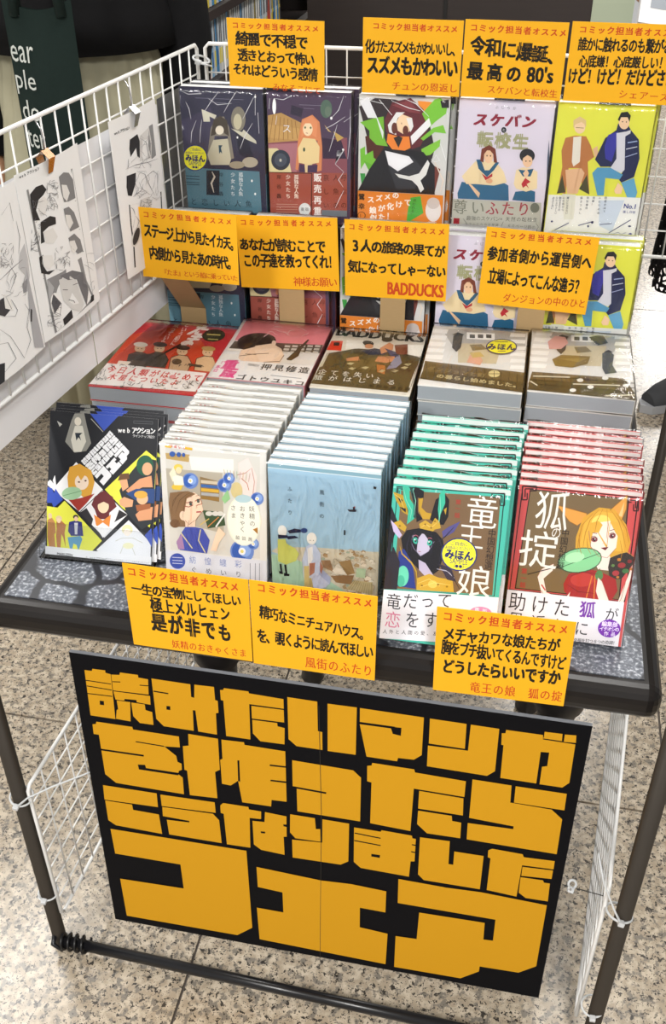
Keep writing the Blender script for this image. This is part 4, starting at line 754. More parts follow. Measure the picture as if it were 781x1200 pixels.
# two upright rows at the back (upper row, and the same five titles again below it)
BACK = [
 ('K1', 'dark_blue', art_K1, '34343f', '5f8797', '6e6e72', .36, 'dark blue comic with pale girl and blue-grey band'),
 ('K2', 'brown', art_K2, '54444f', 'a4574a', '6a6460', .36, 'plum and rust comic with an orange-haired girl and record disc'),
 ('K3', 'sparrow', art_K3, 'd0d0ce', 'e08b3a', '25252a', .26, 'green-lettered comic with black kimono figure and white bird'),
 ('K4', 'school', art_K4, 'dcd5e2', 'b9b9ae', '55505a', .25, 'pale lilac comic with two girls in sailor uniforms'),
 ('K5', 'yellow', art_K5, 'dedf50', 'e6e6e2', 'dedf50', .33, 'bright yellow comic with two seated young men'),
]
XS = [.0775, .204, .334, .470, .600]; WS = [.121, .119, .124, .126, .124]
X2 = [.054, .184, .320, .460, .606]
for k, (key, nm, fn, cov, bandc, sp, fr, desc) in enumerate(BACK):
    A = fn(WS[k], .181)
    o = make_book('comic_book', WS[k], .181, .021, cov, A, (bandc, fr, 0), sp, True, 11+k)
    place(o, XS[k], .5665, .9853, .02); tag(o, desc + ', top row', 'book', 'upright comics of the upper back row')
    if key == 'K1': o['label'] = 'dark blue comic with round yellow sample sticker at the left end of the top row'
    c = copy_tree(o); place(c, XS[k]+.007, .5905, .9853, .02); c['label'] = desc.split(' with ')[0] + ' copy standing behind the front one in the upper back row'
    c = copy_tree(o); place(c, X2[k], .5045, .8206, .02); tag(c, desc.split(' with ')[0] + ' in front in the lower back row', 'book', 'upright comics of the lower back row')
    c = copy_tree(o); place(c, X2[k]+.005, .5305, .8206, .02); tag(c, desc.split(' with ')[0] + ' copy at the back of the lower back row', 'book', 'upright comics of the lower back row')
    if k == 0:
        for q in bpy.data.objects:
            if q.type == 'MESH' and q.name.startswith('comic_book') and q['label'].startswith('dark blue comic copy'): pass

# leaning rows at the front
def row(key, fn, W, H, t, x0, y0, x1, y1, n, lean, cov, band, sp, desc, group, first=0, wrap=True):
    A = fn(W, H); o = make_book('comic_book', W, H, t, cov, A, band, sp, wrap, hash(key) % 7 + len(key)*3)
    rr = random.Random(n)
    for i in range(n):
        c = o if i == 0 else copy_tree(o)
        f = i/(n-1)
        place(c, x0+(x1-x0)*f+(rr.uniform(-.0015, .0015) if i else 0), y0+(y1-y0)*f, .7006+t*math.sin(lean)+.0004, lean)
        if i == 0: lab = desc + ', frontmost'
        elif i == n-1: lab = desc.split(' with ')[0] + ', last at the back of its leaning row'
        else: lab = desc.split(' with ')[0] + ', ' + ORD[i] + ' from the front of its leaning row'
        tag(c, lab, 'book', group)
row('white', art_white, .130, .173, .0125, .180, .082, .186, .232, 10, .15, 'e6e5e0', ('dcdfe8', .18, 0), 'd8d5cc', 'white comic with a woman in glasses and blue flowers', 'white comics leaning in a row')
row('blue', art_blue, .131, .176, .0115, .3175, .081, .326, .240, 11, .02, 'a9cde4', None, '9fb6bd', 'light blue comic with two figures above a tiled town', 'light blue comics in a row')
row('teal', art_teal, .129, .185, .0115, .463, .004, .475, .150, 8, .45, '4bbfac', ('e8e7ec', .33, 0), '249585', 'teal comic with a horned dragon girl and sample sticker', 'teal comics leaning in a row')
row('red', art_red, .133, .178, .0100, .601, .043, .606, .176, 9, .40, 'cf5656', ('e5e4ea', .31, 0), 'b83c40', 'red comic with a blonde fox girl holding a green fan', 'red comics leaning in a row')

# flat stacks behind them
def stack(key, art, W, H, t, x, y, z0, n, cov, sp, band, desc, group, jit=.002, wrap=True):
    o = make_book('comic_book', W, H, t, cov, art, band, sp, wrap, len(key)*5, PAGES_GREY)
    rr = random.Random(len(desc))
    for i in range(n):
        c = o if i == 0 else copy_tree(o)
        z = z0 + t*(n-i)+.0006*(n-i)
        c.rotation_euler = (-math.pi/2, 0, 0 if i == 0 else rr.uniform(-.012, .012)); c.location = (x+(rr.uniform(-jit, jit) if i else 0), y+(rr.uniform(-jit, jit) if i else 0), z)
        lab = desc + ', top of its flat stack' if i == 0 else desc.split(' with ')[0] + ', ' + ORD[i] + ' from the top of its flat stack'
        tag(c, lab, 'book', group)
stack('tama', art_tama(.147, .210), .147, .210, .0215, .031, .246, .7945, 3, 'b93338', 'a8444a', ('e8e3de', .30, 0), 'large red book with four musicians', 'red books in a flat stack', wrap=True)
stack('pink', art_pink(.134, .187), .134, .187, .0215, .178, .299, .7945, 3, 'e58f98', 'd98a90', None, 'pink book with dark-haired person on folded arms', 'pink books in a flat stack')
stack('bad', art_bad(.133, .186), .133, .186, .0215, .319, .297, .7945, 3, 'd9d4c8', '5a543c', None, 'olive book with black block title', 'olive books in a flat stack')
stack('town1', art_town(.132, .187), .132, .187, .0209, .462, .293, .7945, 4, 'dcdad6', 'c8c6c0', None, 'pale town comic with oval yellow sticker', 'pale town comics in the left flat stack')
stack('town2', art_town(.133, .187, True), .133, .187, .0209, .600, .303, .7945, 4, 'dcdad6', 'c8c6c0', None, 'pale grey rooftop comic with no sticker', 'pale town comics in the right flat stack')

# leaflets in a clear holder
def build_leaflets():
    W, H, ln = .141, .183, .48
    h = empty('leaflet_holder', (.012, .074, .7008)); tag(h, 'clear acrylic leaflet holder at the left front corner of the table', 'holder')
    h.rotation_euler = (0, 0, .03)
    m = MB(); m.box((0, 0, 0), (.152, .045, .002)); m.build('base', ACRYL, h, .0005)
    s, co = math.sin(ln), math.cos(ln)
    def slab(y, z0, L, x0, x1, th): # panel leaning back
        q = MB(); p = []
        for (dx, d, q2) in ((x0, 0, 0), (x1, 0, 0), (x1, 0, th), (x0, 0, th), (x0, L, 0), (x1, L, 0), (x1, L, th), (x0, L, th)):
            p.append((dx, y+d*s+q2*co, z0+d*co-q2*s))
        q.v = p; q.f = [(0,3,2,1), (4,5,6,7), (0,1,5,4), (1,2,6,5), (2,3,7,6), (3,0,4,7)]; q.c = [(1, 1, 1)]*8; return q
    slab(.0, .003, .045, 0, .152, .0018).build('front_lip', ACRYL, h, .0005); slab(.024, .004, .186, 0, .152, .0018).build('back_panel', ACRYL, h, .0005)
    A = art_leaf(W, H); rr = random.Random(2)
    me = MB().box((0, 0, 0), (W, .0012, H), lin('d8d8dc')).mesh('leaflet', PRINT); pm = A.mesh('cover_print', PRINT)
    for i, dx in enumerate((0, .006, .010, .003)):
        o = obj('leaflet', me); obj('cover_print', pm, o)
        o.rotation_euler = (-ln, 0, .03); o.location = (.0185+dx, .0795+i*.0045, .7052+ (0 if i == 0 else .0015*i))
        tag(o, ['black, yellow and blue leaflet showing nine comic panels, foremost in the clear holder', 'second leaflet in the clear holder, its right edge showing', 'third leaflet in the clear holder, offset furthest right', 'rearmost leaflet in the clear holder'][i], 'leaflet', 'leaflets in the clear holder')
build_leaflets()

# ------------------------------------------------------------------ hand-lettered promo cards
YEL = 'f2b21c'; RED = 'c8481c'; INK = '1c1812'
def promo(name_px, corners3d, crop, lines, label, group, stick=None, depth=.0009):
    """corners3d: TL, TR, BR, BL in metres; the sheet is a thin card with its lettering as a child"""
    P = [Vector(p) for p in corners3d]; W = ((P[1]-P[0]).length+(P[2]-P[3]).length)/2; H = ((P[0]-P[3]).length+(P[1]-P[2]).length)/2
    ux = ((P[1]-P[0])+(P[2]-P[3])).normalized(); uz = ((P[0]-P[3])+(P[1]-P[2])).normalized(); uz = (uz-ux*uz.dot(ux)).normalized(); uy = uz.cross(ux)
    cen = sum(P, Vector())/4; org = cen-ux*W/2-uz*H/2
    M = Matrix((ux, uy, uz)).transposed().to_4x4(); M.translation = org
    A = Art(W, H, name_px, crop, clip=False)
    for l in lines:
        col, text, x0, y0, x1, y1, h = l[:7]; w_ = l[7] if len(l) > 7 else None; b = l[8] if len(l) > 8 else .03
        if text in ('BADDUCKS', "80's"): A.W_(col, text, x0, y0, x1, y1, bold=.03); continue
        A.T(col, text, x0, y0, x1, y1, h*1.12, (w_ or h)*1.1, bold=b, j=.0 if col == RED and b < .02 else .07)
    root = MB().box((0, 0, 0), (W, depth, H), lin(YEL)).build('promo_card', MATTE)
    root.matrix_world = M
    le = obj('lettering', A.mesh('lettering', MATTE), root)
    tag(root, label, 'card', group); return root
HD = 'コミック担当者オススメ'
QA = [(149, 662), (295, 679), (293, 776), (151, 753)]; QB = [(297, 680), (445, 699), (437, 797), (292, 775)]; QC = [(513, 711), (674, 729), (663, 828), (507, 808)]
GF = 'yellow promo cards on the front rim'; GM = 'yellow promo cards of the middle row'; GT = 'yellow promo cards along the back grid'
y = -.030
promo(QA, [(.182, y, .797), (.3255, y, .797), (.3165, y, .674), (.170, y, .677)], (130, 650, 2.4406), [
 (RED, HD, 70, 52, 360, 91, 22), (INK, '一生の宝物にしてほしい', 78, 98, 362, 130, 28, 26), (INK, '極上メルヒェン', 128, 143, 325, 168, 36, 28), (INK, '是が非でも', 130, 192, 320, 222, 46, 36, .04), (RED, '妖精のおきゃくさま', 172, 253, 370, 282, 21, 20, .012)],
 'yellow card on the front table rim with large black characters, left of the three', None)['group'] = GF
promo(QB, [(.328, y-.001, .797), (.467, y-.001, .797), (.462, y-.001, .672), (.317, y-.001, .674)], (130, 650, 2.4406), [
 (RED, HD, 440, 95, 740, 137, 22), (INK, '精巧なミニチュアハウス。', 442, 162, 725, 225, 32, 24), (INK, 'を、覗くように読んでほしい', 428, 228, 735, 275, 34, 25), (RED, '風街のふたり', 562, 305, 730, 330, 29, 27, .012)],
 'yellow card on the table rim below the light blue comics', None)['group'] = GF
promo(QC, [(.529, y, .792), (.671, y, .795), (.677, y, .672), (.530, y, .670)], (430, 460, 2.225), [
 (RED, HD, 212, 583, 510, 617, 21), (INK, 'メチャカワな娘たちが', 215, 628, 487, 657, 31, 27), (INK, '胸をブチ抜いてくるんですけど', 208, 662, 508, 704, 32, 22), (INK, 'どうしたらいいですか', 212, 712, 492, 742, 34, 28, .04), (RED, '竜王の娘\u3000狐の掟', 283, 768, 500, 792, 25, 25, .012)],
 'yellow card on the table rim between the dragon and fox comics', None)['group'] = GF
y = .4885
QD = [(160, 243), (276, 251), (281, 335), (168, 323)]
promo(QD, [(.0567, .42, 1.0428), (.195, .42, 1.0422), (.1946, .42, .9416), (.0544, .42, .9462)], (150, 230, 3.004), [
 (RED, HD, 62, 65, 352, 88, 19), (INK, 'ステージ上から見たイカ天。', 68, 120, 372, 168, 42, 24, .035), (INK, '内側から見たあの時代。', 88, 198, 365, 238, 42, 26, .035), (RED, '『たま』という船に乗っていた', 125, 265, 378, 290, 19, 18, .012)],
 'yellow card at the left end of the middle row, above the large red book', None)['group'] = GM
promo([(276, 251), (396, 256), (398, 341), (283, 336)], [(.1745, y-.0012, 1.018), (.320, y-.0012, 1.022), (.322, y-.0012, .916), (.176, y-.0012, .911)], (150, 230, 3.004), [
 (RED, HD, 408, 90, 708, 98, 19), (INK, 'あなたが読むことで', 410, 168, 680, 178, 40, 31, .035), (INK, 'この子達を救ってくれ！', 422, 225, 722, 232, 42, 27, .035), (RED, '神様お願い', 600, 300, 722, 302, 29, 28, .012)],
 'yellow card above the pink book, ending in an exclamation mark', None)['group'] = GM
promo([(405, 257), (527, 263), (522, 354), (403, 346)], [(.331, y, 1.021), (.474, y, 1.023), (.475, y, .912), (.329, y, .910)], (380, 240, 1.948), [
 (RED, HD, 65, 50, 268, 62, 13), (INK, '3人の旅路の果てが', 72, 92, 264, 107, 25, 22, .035), (INK, '気になってしゃーない', 65, 140, 266, 153, 25, 20, .035), (RED, 'BADDUCKS', 143, 204, 272, 184, 20)],
 'yellow card above the olive book, signed in red capital letters', None)['group'] = GM
promo([(571, 266), (703, 279), (687, 369), (560, 355)], [(.524, y, 1.023), (.672, y, 1.018), (.670, y, .908), (.520, y, .914)], (380, 240, 1.948), [
 (RED, HD, 388, 68, 602, 86, 14), (INK, '参加者側から運営側へ', 385, 112, 600, 132, 29, 20, .035), (INK, '立場によってこんな違う？', 385, 163, 583, 188, 31, 17, .035), (RED, 'ダンジョンの中のひと', 418, 213, 590, 226, 18, 16, .012)],
 'yellow card above the two pale town comics, ending in a question mark', None)['group'] = GM
y = .5605
promo([(268, 19), (381, 24), (380, 104), (268, 100)], [(.158, y, 1.257), (.289, y, 1.255), (.287, y, 1.171), (.153, y, 1.171)], (200, 0, 2.789), [
 (RED, HD, 218, 78, 476, 91, 18), (INK, '綺麗で不穏で', 238, 122, 432, 135, 40, 36), (INK, '透きとおって怖い', 238, 175, 456, 190, 36, 29), (INK, 'それはどういう感情', 218, 222, 466, 240, 36, 29), (RED, 'みなそこにて', 345, 281, 478, 291, 22, 22, .012)],
 'yellow card above the plum comic at the left of the back row', None)['group'] = GT
promo([(426, 19), (543, 23), (540, 113), (424, 108)], [(.340, y, 1.262), (.468, y, 1.261), (.471, y, 1.170), (.339, y, 1.170)], (0, 0, 1), [
 (RED, HD, 441, 29, 532, 33, 7), (INK, '化けたスズメもかわいいし、', 433, 53, 535, 57, 13.5, 8.5), (INK, 'スズメもかわいい', 437, 75, 531, 79, 20, 12.5, .04), (RED, 'チュンの恩返し', 465, 100, 533, 103, 9.5, 9.5, .012)],
 'yellow card above the green-lettered bird comic', None)['group'] = GT
promo([(546, 21), (667, 25), (658, 118), (541, 112)], [(.471, y-.001, 1.263), (.600, y-.001, 1.263), (.602, y-.001, 1.170), (.472, y-.001, 1.171)], (460, 0, 2.433), [
 (RED, HD, 233, 75, 485, 91, 19), (INK, '令和に爆誕、', 245, 128, 465, 158, 46, 40, .035), (INK, '最高の', 238, 200, 348, 209, 46, 38, .035), (INK, "80's", 385, 232, 462, 190, 46), (RED, 'スケバンと転校生', 285, 253, 462, 267, 21, 21, .012)],
 'yellow card above the sailor uniform comic', None)['group'] = GT
promo([(672, 23), (796, 29), (784, 123), (663, 118)], [(.6035, y, 1.264), (.737, y, 1.264), (.739, y, 1.170), (.606, y, 1.171)], (460, 0, 2.433), [
 (RED, HD, 545, 80, 800, 94, 19), (INK, '誰かに触れるのも繋がるの', 545, 123, 800, 133, 36, 21), (INK, '心底嫌！心底厳しい！', 548, 172, 768, 178, 32, 22), (INK, 'けど！けど！だけどさ！', 520, 215, 790, 222, 42, 24, .04), (RED, 'シェアーズ', 662, 268, 775, 276, 22, 22, .012)],
 'yellow card above the bright yellow comic, cut by the photo edge', None)['group'] = GT
for o in [q for q in bpy.data.objects if q.get('group') == GT]:
    W_c = max(v.co.x for v in o.data.vertices); b = MB(); b.box((W_c/2-.02, .0012, -.0015), (W_c/2+.02, .0022, .03)); b.box((W_c/2-.02, .0022, -.0030), (W_c/2+.02, .042, -.0020)); b.build('clear_foot', ACRYL, o)
for k, (x0, x1) in enumerate(((.079, .118), (.232, .270), (.382, .418), (.577, .614))):
    if k == 0:
        m = MB(); pf = [(.4896, .794), (.4896, .872), (.4225, .945), (.4225, 1.03)]; w_ = x1-x0
        for (ya, za), (yb, zb) in zip(pf, pf[1:]):
            for d_ in (0, .0012): m.quadface((0, ya-.4896+d_, za-.794), (w_, ya-.4896+d_, za-.794), (w_, yb-.4896+d_, zb-.794), (0, yb-.4896+d_, zb-.794))
        o = m.build('card_stand', KRAFT)
    else: o = MB().box((0, 0, 0), (x1-x0, .0012, .20)).build('card_stand', KRAFT)
    o.location = (x0, .4892, .794)
    tag(o, 'brown cardboard strip holding up the yellow card above the %s' % ['large red book', 'pink book', 'olive book', 'two pale town comics'][k], 'cardboard strip', 'cardboard strips of the middle cards')

# ------------------------------------------------------------------ white wire panels
def wire_panel(p0, p1, z0, z1, dx, dz, label, fr=.0028, thin=.00125, skip=0):
    p0, p1 = Vector((*p0, 0)), Vector((*p1, 0)); L = (p1-p0).length; d = (p1-p0).normalized(); H = z1-z0
    e = empty('wire_panel', (p0.x, p0.y, z0), (0, 0, math.atan2(d.y, d.x))); tag(e, label, 'wire grid', 'white wire grid panels')
    m = MB(); r = .006
    loop = [(r, 0, 0), (L-r, 0, 0), (L, 0, r), (L, 0, H-r), (L-r, 0, H), (r, 0, H), (0, 0, H-r), (0, 0, r), (r, 0, 0), (L*.5, 0, 0)]
    m.tube(loop[:9], fr, 8); m.build('frame', WHITE_METAL, e)
    vm = MB().tube([(0, 0, 0), (0, 0, H)], thin, 6).mesh('wire', WHITE_METAL); hm = MB().tube([(0, 0, 0), (L, 0, 0)], thin, 6).mesh('wire', WHITE_METAL)
    n = round(L/dx)
    for i in range(1, n): o = obj('wire', vm, e); o.location = (L*i/n, -.0012, 0)
    n = round(H/dz)
    for i in range(1, n): o = obj('wire', hm, e); o.location = (0, .0012, H*i/n)
    return e
wire_panel((-.008, -.06), (.0765, .664), .925, 1.203, .0305, .04, 'white wire grid panel at the upper left carrying the manga sheets')
wire_panel((.088, .668), (.90, .672), .93, 1.204, .0305, .0392, 'white wire grid panel standing behind the back row of comics')
wire_panel((-.012, -.040), (.022, .60), .088, .385, .036, .0371, 'white wire grid panel low on the left below the table')
wire_panel((.7665, -.050), (.838, .60), .088, .392, .036, .038, 'white wire grid panel low on the right, seen edge-on')

# sheets hung on the left panel; local frame: x along the panel, y outward (away from the camera side), z up
D = Vector((.1158807, .9932631, 0)); NRM = Vector((.9932631, -.1158807, 0))
def on_panel(s, z, off): # off: metres in front of the wires
    p = Vector((.018, .166, 0)) + D*s + NRM*off; return Vector((p.x, p.y, z))
def sheet(name, s0, s1, z0, z1, off, art, label, cat, group=None, col='e9e9e9', curl=.004, m=None):
    W, H = s1-s0, z1-z0; n = 10; mb = MB()
    def yy(x): return -curl*math.sin(math.pi*x/W)
    for k in range(n):
        a, b = W*k/n, W*(k+1)/n
        mb.quadface((a, yy(a), 0), (b, yy(b), 0), (b, yy(b), H), (a, yy(a), H), c=lin(col))
        mb.quadface((b, yy(b)+.0004, 0), (a, yy(a)+.0004, 0), (a, yy(a)+.0004, H), (b, yy(b)+.0004, H), c=lin(col))
    for x in (0, W): mb.quadface((x, yy(x), 0), (x, yy(x)+.0004, 0), (x, yy(x)+.0004, H), (x, yy(x), H), c=lin(col))
    o = mb.build(name, m or MATTE); 
    M = Matrix((D, -NRM, Vector((0, 0, 1)))).transposed().to_4x4(); M.translation = on_panel(s0, z0, off); o.matrix_world = M
    if art:
        me = art.mesh('page_print', MATTE)
        for v in me.vertices: v.co.y += yy(v.co.x)-.0002
        obj('page_print', me, o)
    tag(o, label, cat, group); return o
def panels(A, st_list):
    for st in st_list: A.L('6a6a6a', 1.5, st)
def art_sheet2():
    A = Art(.135, .198, [(15, 207), (86, 163), (115, 346), (53, 396)], (0, 180, 4.446))
    A.T('3a3a3c', 'webアクション', 95, 122, 172, 75, 20, 12, bold=.02)
    A.L('8a8a8a', 2, '125,190 350,62 472,740 278,912 125,190'); A.L('7a7a7a', 2.5, '170,352 372,228'); A.L('7a7a7a', 2.5, '190,500 395,375'); A.L('7a7a7a', 2.5, '215,638 415,490')
    A.P('2e2e30', '140,210 165,170 195,155 215,180 200,210 180,235 170,290 190,340 160,345 150,290'); A.P('dedcd9', '178,240 205,215 225,240 215,300 195,320 180,290')
    A.P('7e7e80', '275,110 300,85 330,85 355,120 368,215 330,235 305,240 290,190'); A.P('dedcd9', '290,150 318,150 335,190 320,235 300,215'); A.P('7e7e80', '302,275 330,262 360,290 390,365 340,390 318,350'); A.P('dedcd9', '312,305 338,305 355,345 335,380 318,350')
    A.P('2e2e30', '192,350 235,315 262,320 265,355 230,370 205,400 215,450 198,460'); A.P('dedcd9', '208,400 250,375 275,420 255,455 220,455'); A.P('7e7e80', '328,425 360,400 395,430 412,490 380,505 345,470'); A.P('dedcd9', '335,440 362,435 378,475 360,505 345,490')
    A.P('2e2e30', '192,530 210,515 205,560 230,600 265,590 240,615 205,610'); A.P('e2e0dd', '205,520 250,515 262,560 240,590 215,575')
    A.P('88888a', '232,640 300,600 400,520 430,640 470,720 472,740 400,800 320,870 278,910 250,800'); A.P('aaaaac', '235,640 265,680 250,760 240,720'); A.P('cfcecc', '285,640 340,620 370,640 415,760 400,800 355,790 310,745 295,690'); A.P('6e6e72', '290,620 350,590 410,600 440,690 430,770 400,700 375,635 330,640'); A.L('5a5a5e', 3, '305,690 330,690'); A.L('5a5a5e', 3, '355,665 380,655'); A.L('5a5a5e', 3, '335,740 360,745 366,755')
    A.P('2e2e30', '455,720 472,712 472,742 450,757'); A.P('2e2e30', '310,840 350,790 358,830 318,872'); A.E('eceae8', 277, 768, 24, 62, -8); A.L('55555a', 2.5, '262,715 300,760 296,820 270,815 256,760 262,715'); A.T('3c3c40', 'そう', 278, 755, 284, 790, 16)
    A.scrib('55555a', 2, 155, 360, 190, 500, 26, 5, 9); A.scrib('55555a', 2, 215, 130, 270, 290, 34, 7, 10); A.scrib('55555a', 2, 262, 470, 335, 590, 26, 8, 9); A.scrib('6a6a70', 2, 150, 240, 215, 345, 10, 9, 12); A.scrib('55555a', 2, 240, 780, 300, 890, 14, 3, 14); A.scrib('8a8a90', 2, 410, 500, 470, 700, 8, 3, 20)
    A.T('7a7a7e', '『感触』作品紹介ページより', 305, 912, 495, 752, 12, 10); return A
def art_sheet1():
    A = Art(.135, .198, [(-62, 254), (13.5, 209), (53, 396), (-13, 452)], (0, 180, 4.446))
    A.P('bdbdbf', '95,490 120,440 140,520 150,600 140,680 110,660 125,600 90,560'); A.P('8e8e92', '112,640 140,610 135,680 118,688')
    for p in ('0,300 40,240 60,330', '40,540 80,600 50,680', '75,330 95,410 90,490', '10,690 60,720 90,770 80,800 30,800', '5,860 60,900 130,1010 160,920 140,860 150,800', '0,940 50,930 90,1010 40,1080', '125,740 160,790 158,830', '130,560 160,700 150,760 135,860', '0,620 60,560 110,520'): A.L('6e6e74', 3, p, True)
    A.P('3e3e42', '0,720 30,700 60,760 30,800 0,790'); A.P('e2e0dd', '20,690 50,700 70,770 30,760'); A.P('2c2c30', '5,1040 40,1030 45,1130 5,1170'); A.P('2c2c30', '0,890 10,880 12,950 0,970'); A.P('4a4a50', '105,1075 140,1040 150,1060 110,1100'); A.P('a8a8ac', '150,780 180,960 230,960 130,560'); A.P('38383c', '155,765 164,770 164,830 156,828')
    A.scrib('6a6a70', 2, 0, 440, 60, 560, 26, 6, 10); A.scrib('7a7a80', 2, 30, 560, 130, 700, 10, 6, 18)
    A.T('7a7a7e', '『漫画』作品紹介より抜粋', 60, 1130, 215, 1010, 12, 11); return A
def art_sheet3():
    A = Art(.130, .198, [(125.6, 145), (178, 113), (208.5, 288), (152, 318)], (110, 100, 5.4545))
    A.T('3a3a3c', 'webアクション', 118, 265, 185, 228, 22, 13, bold=.02); A.P('8a8a8c', '320,205 350,188 385,380 350,405 320,330')
    A.P('2c2c30', '195,295 240,258 258,300 262,400 245,390 235,340 205,395 195,350'); A.P('2c2c30', '187,510 240,490 240,560 222,635 200,630 190,580'); A.P('d6d4d2', '255,270 320,210 345,300 345,395 262,420'); A.P('2c2c30', '208,690 440,618 455,770 480,1040 262,1115 245,950 225,830')
    A.P('d8d6d3', '275,660 335,645 360,690 355,770 300,770 270,740'); A.E('d8d6d3', 262, 900, 26, 70, 10); A.E('3a3a3e', 262, 900, 18, 58, 10)
    for p in ('215,700 235,720 250,760 240,840', '250,760 275,800 260,850', '360,650 400,670 440,640', '255,280 300,300 330,400 340,350', '245,480 300,500 330,560 380,640', '300,520 360,480 400,500 405,600', '230,640 280,600 290,560', '180,470 240,440 320,425 400,400', '370,655 420,660 440,650'): A.L('d8d8da' if '7' in p[:2] else '8a8a90', 4, p, True)
    for p in ('212,700 240,715 250,760 240,850', '365,655 400,672 440,640', '225,690 270,680'): A.L('e2e2e2', 5, p, True)
    A.scrib('85858a', 2, 240, 480, 410, 650, 26, 6, 18); A.scrib('85858a', 2, 190, 390, 340, 460, 16, 8, 16); A.scrib('9a9a9e', 2, 262, 260, 340, 400, 10, 7, 22); A.scrib('4a4a4e', 2, 275, 660, 355, 765, 18, 7, 12); return A
G = 'manga sheets clipped to the left grid'
sheet('backing_sheet', .128, .372, .868, 1.149, -.006, None, 'plain white paper sheet hanging behind the grid at the upper left', 'paper', None, 'dcdcdf', 0)
sheet('backing_sheet', -.25, .126, .868, 1.150, -.0064, None, 'plain white paper sheet behind the grid nearest the camera', 'paper', None, 'dcdcdf', 0)
sheet('vinyl_sheet', .374, .470, .930, 1.155, -.006, None, 'translucent grey sheet behind the far end of the left grid', 'sheet', None, 'dcdcdf', 0, GREYFILM)
sheet('manga_sheet', -.140, -.004, .9575, 1.1555, .0095, art_sheet1(), 'manga sheet with pale pencil figure, cut off by the left photo edge', 'poster', G)
sheet('manga_sheet', -.0015, .1335, .961, 1.159, .0085, art_sheet2(), 'manga sheet with four stacked panels of dark-haired faces', 'poster', G)
sheet('manga_sheet', .2125, .3425, .9575, 1.1640, .0075, art_sheet3(), 'manga sheet with black ink panels behind the left yellow card', 'poster', G)
def clip(s, label, brown):
    P = on_panel(s, 1.158, .012); e = empty('bulldog_clip', P, (0, 0, math.atan2(D.y, D.x))); tag(e, label, 'clip', 'clips on the left grid')
    m = MB(); cc = (1, 1, 1)
    m.v = [(-.006, -.006, 0), (.006, -.006, 0), (.004, -.001, -.017), (-.004, -.001, -.017), (-.006, .010, 0), (.006, .010, 0), (.004, .0045, -.017), (-.004, .0045, -.017), (-.006, .002, .008), (.006, .002, .008)]
    m.v = [(a*1.15, b, c+.004) for a, b, c in m.v]
    m.f = [(0, 1, 2, 3), (5, 4, 7, 6), (0, 8, 9, 1), (4, 5, 9, 8)]; m.c = [cc]*10
    o = m.build('jaws', mat('copper_foil' if brown else 'steel_clip', 'b08a6a' if brown else 'a9a9ab', .25, .9), e); sol = o.modifiers.new('thick', 'SOLIDIFY'); sol.thickness = .0006
    MB().tube([(0, .002, .011), (0, .001, .022), (.001, .003, .034), (.002, .010, .044), (.001, .018, .043), (0, .0205, .036)], .0009, 6).build('hook', mat('steel_wire', 'c8c8ca', .2, 1), e)
    return e
clip(.0615, 'copper-toned bulldog clip holding the four-panel manga sheet', True); clip(.272, 'silver bulldog clip holding the black-inked manga sheet', False)

# ------------------------------------------------------------------ rack frame: poles and bar
def pole(x, y, z1, label, r=.0105):
    o = MB().lathe([(r*1.15, 0), (r*1.15, .012), (r, .014), (r, z1)], 0, 0, 20).build('rack_pole', POLE); o.location = (x, y, .0005); tag(o, label, 'pole', 'dark poles of the rack frame'); return o
pole(-.030, -.036, 1.22, 'dark bronze pole at the left front corner, running to the floor')
pole(.7895, -.058, 1.22, 'dark bronze pole at the right front corner with a zip tie')
pole(.9215, 1.15, 1.5, 'thin dark pole standing behind the right end of the table', .011)
def bar():
    e = empty('bottom_bar', (-.030, -.045, .022)); tag(e, 'black bar lying low across the front between the two poles', 'bar')
    m = MB(); m.tube([(.012, 0, 0), (.80, -.022, 0)], .0085, 14); m.build('tube', BLACK_BAR, e)
    s = MB(); pts = []
    for k in range(64):
        t = k/63; a = t*2*math.pi*4; pts.append((.008+.045*t, math.cos(a)*.0125, math.sin(a)*.0125))
    s.tube(pts, .0022, 6); s.build('coiled_tie', mat('black_rubber', '141416', .35), e)
    MB().tube([(-.004, .009, .012), (0, -.012, .006), (.012, -.012, -.006), (.014, .010, -.004)], .004, 8).build('tube_socket', BLACK_BAR, e)
bar()
def zip_tie(x, y, z, r, label, tail, tilt=(0, 0, 0)):
    e = empty('zip_tie', (x, y, z), tilt); tag(e, label, 'zip tie', 'clear zip ties')
    pts = [(r*math.cos(2*math.pi*k/24), r*math.sin(2*math.pi*k/24), 0) for k in range(25)]
    m = MB(); m.tube(pts, .0016, 6, cap=False); m.build('loop', ZIP, e)
    MB().box((-.004, -r-.006, -.003), (.004, -r+.002, .003)).build('head', ZIP, e, .001)
    if tail: MB().tube([(0, -r-.003, 0)]+tail, [.0018]+[.0013]*len(tail), 6).build('tail', ZIP, e)
zip_tie(-.026, -.038, .362, .0155, 'clear zip tie high on the left front pole with a long curled tail', [(.012, -.006, .012), (.040, .012, .028), (.075, .040, .033), (.10, .06, .040)], (.15, .2, 0))
zip_tie(-.026, -.038, .140, .0145, 'clear zip tie low on the left front pole', [(-.010, -.014, .004)], (.1, .1, 0))
zip_tie(.784, -.056, .355, .0165, 'clear zip tie on the right front pole reaching towards the black sign', [(-.012, -.012, .012), (-.035, -.006, .042), (-.052, .004, .075)], (-.25, .2, 0))
zip_tie(.783, -.056, .135, .015, 'clear zip tie at the foot of the right front pole', None, (.1, 0, 0))
zip_tie(.727, -.024, .352, .005, 'white zip tie at the right edge of the black sign', [(-.006, -.004, .012), (-.014, -.002, .030)], (.8, .3, 0))
zip_tie(.0855, .655, 1.185, .012, 'small zip tie joining the left and back grid panels', [(.02, -.01, 0)], (.1, .3, 0))

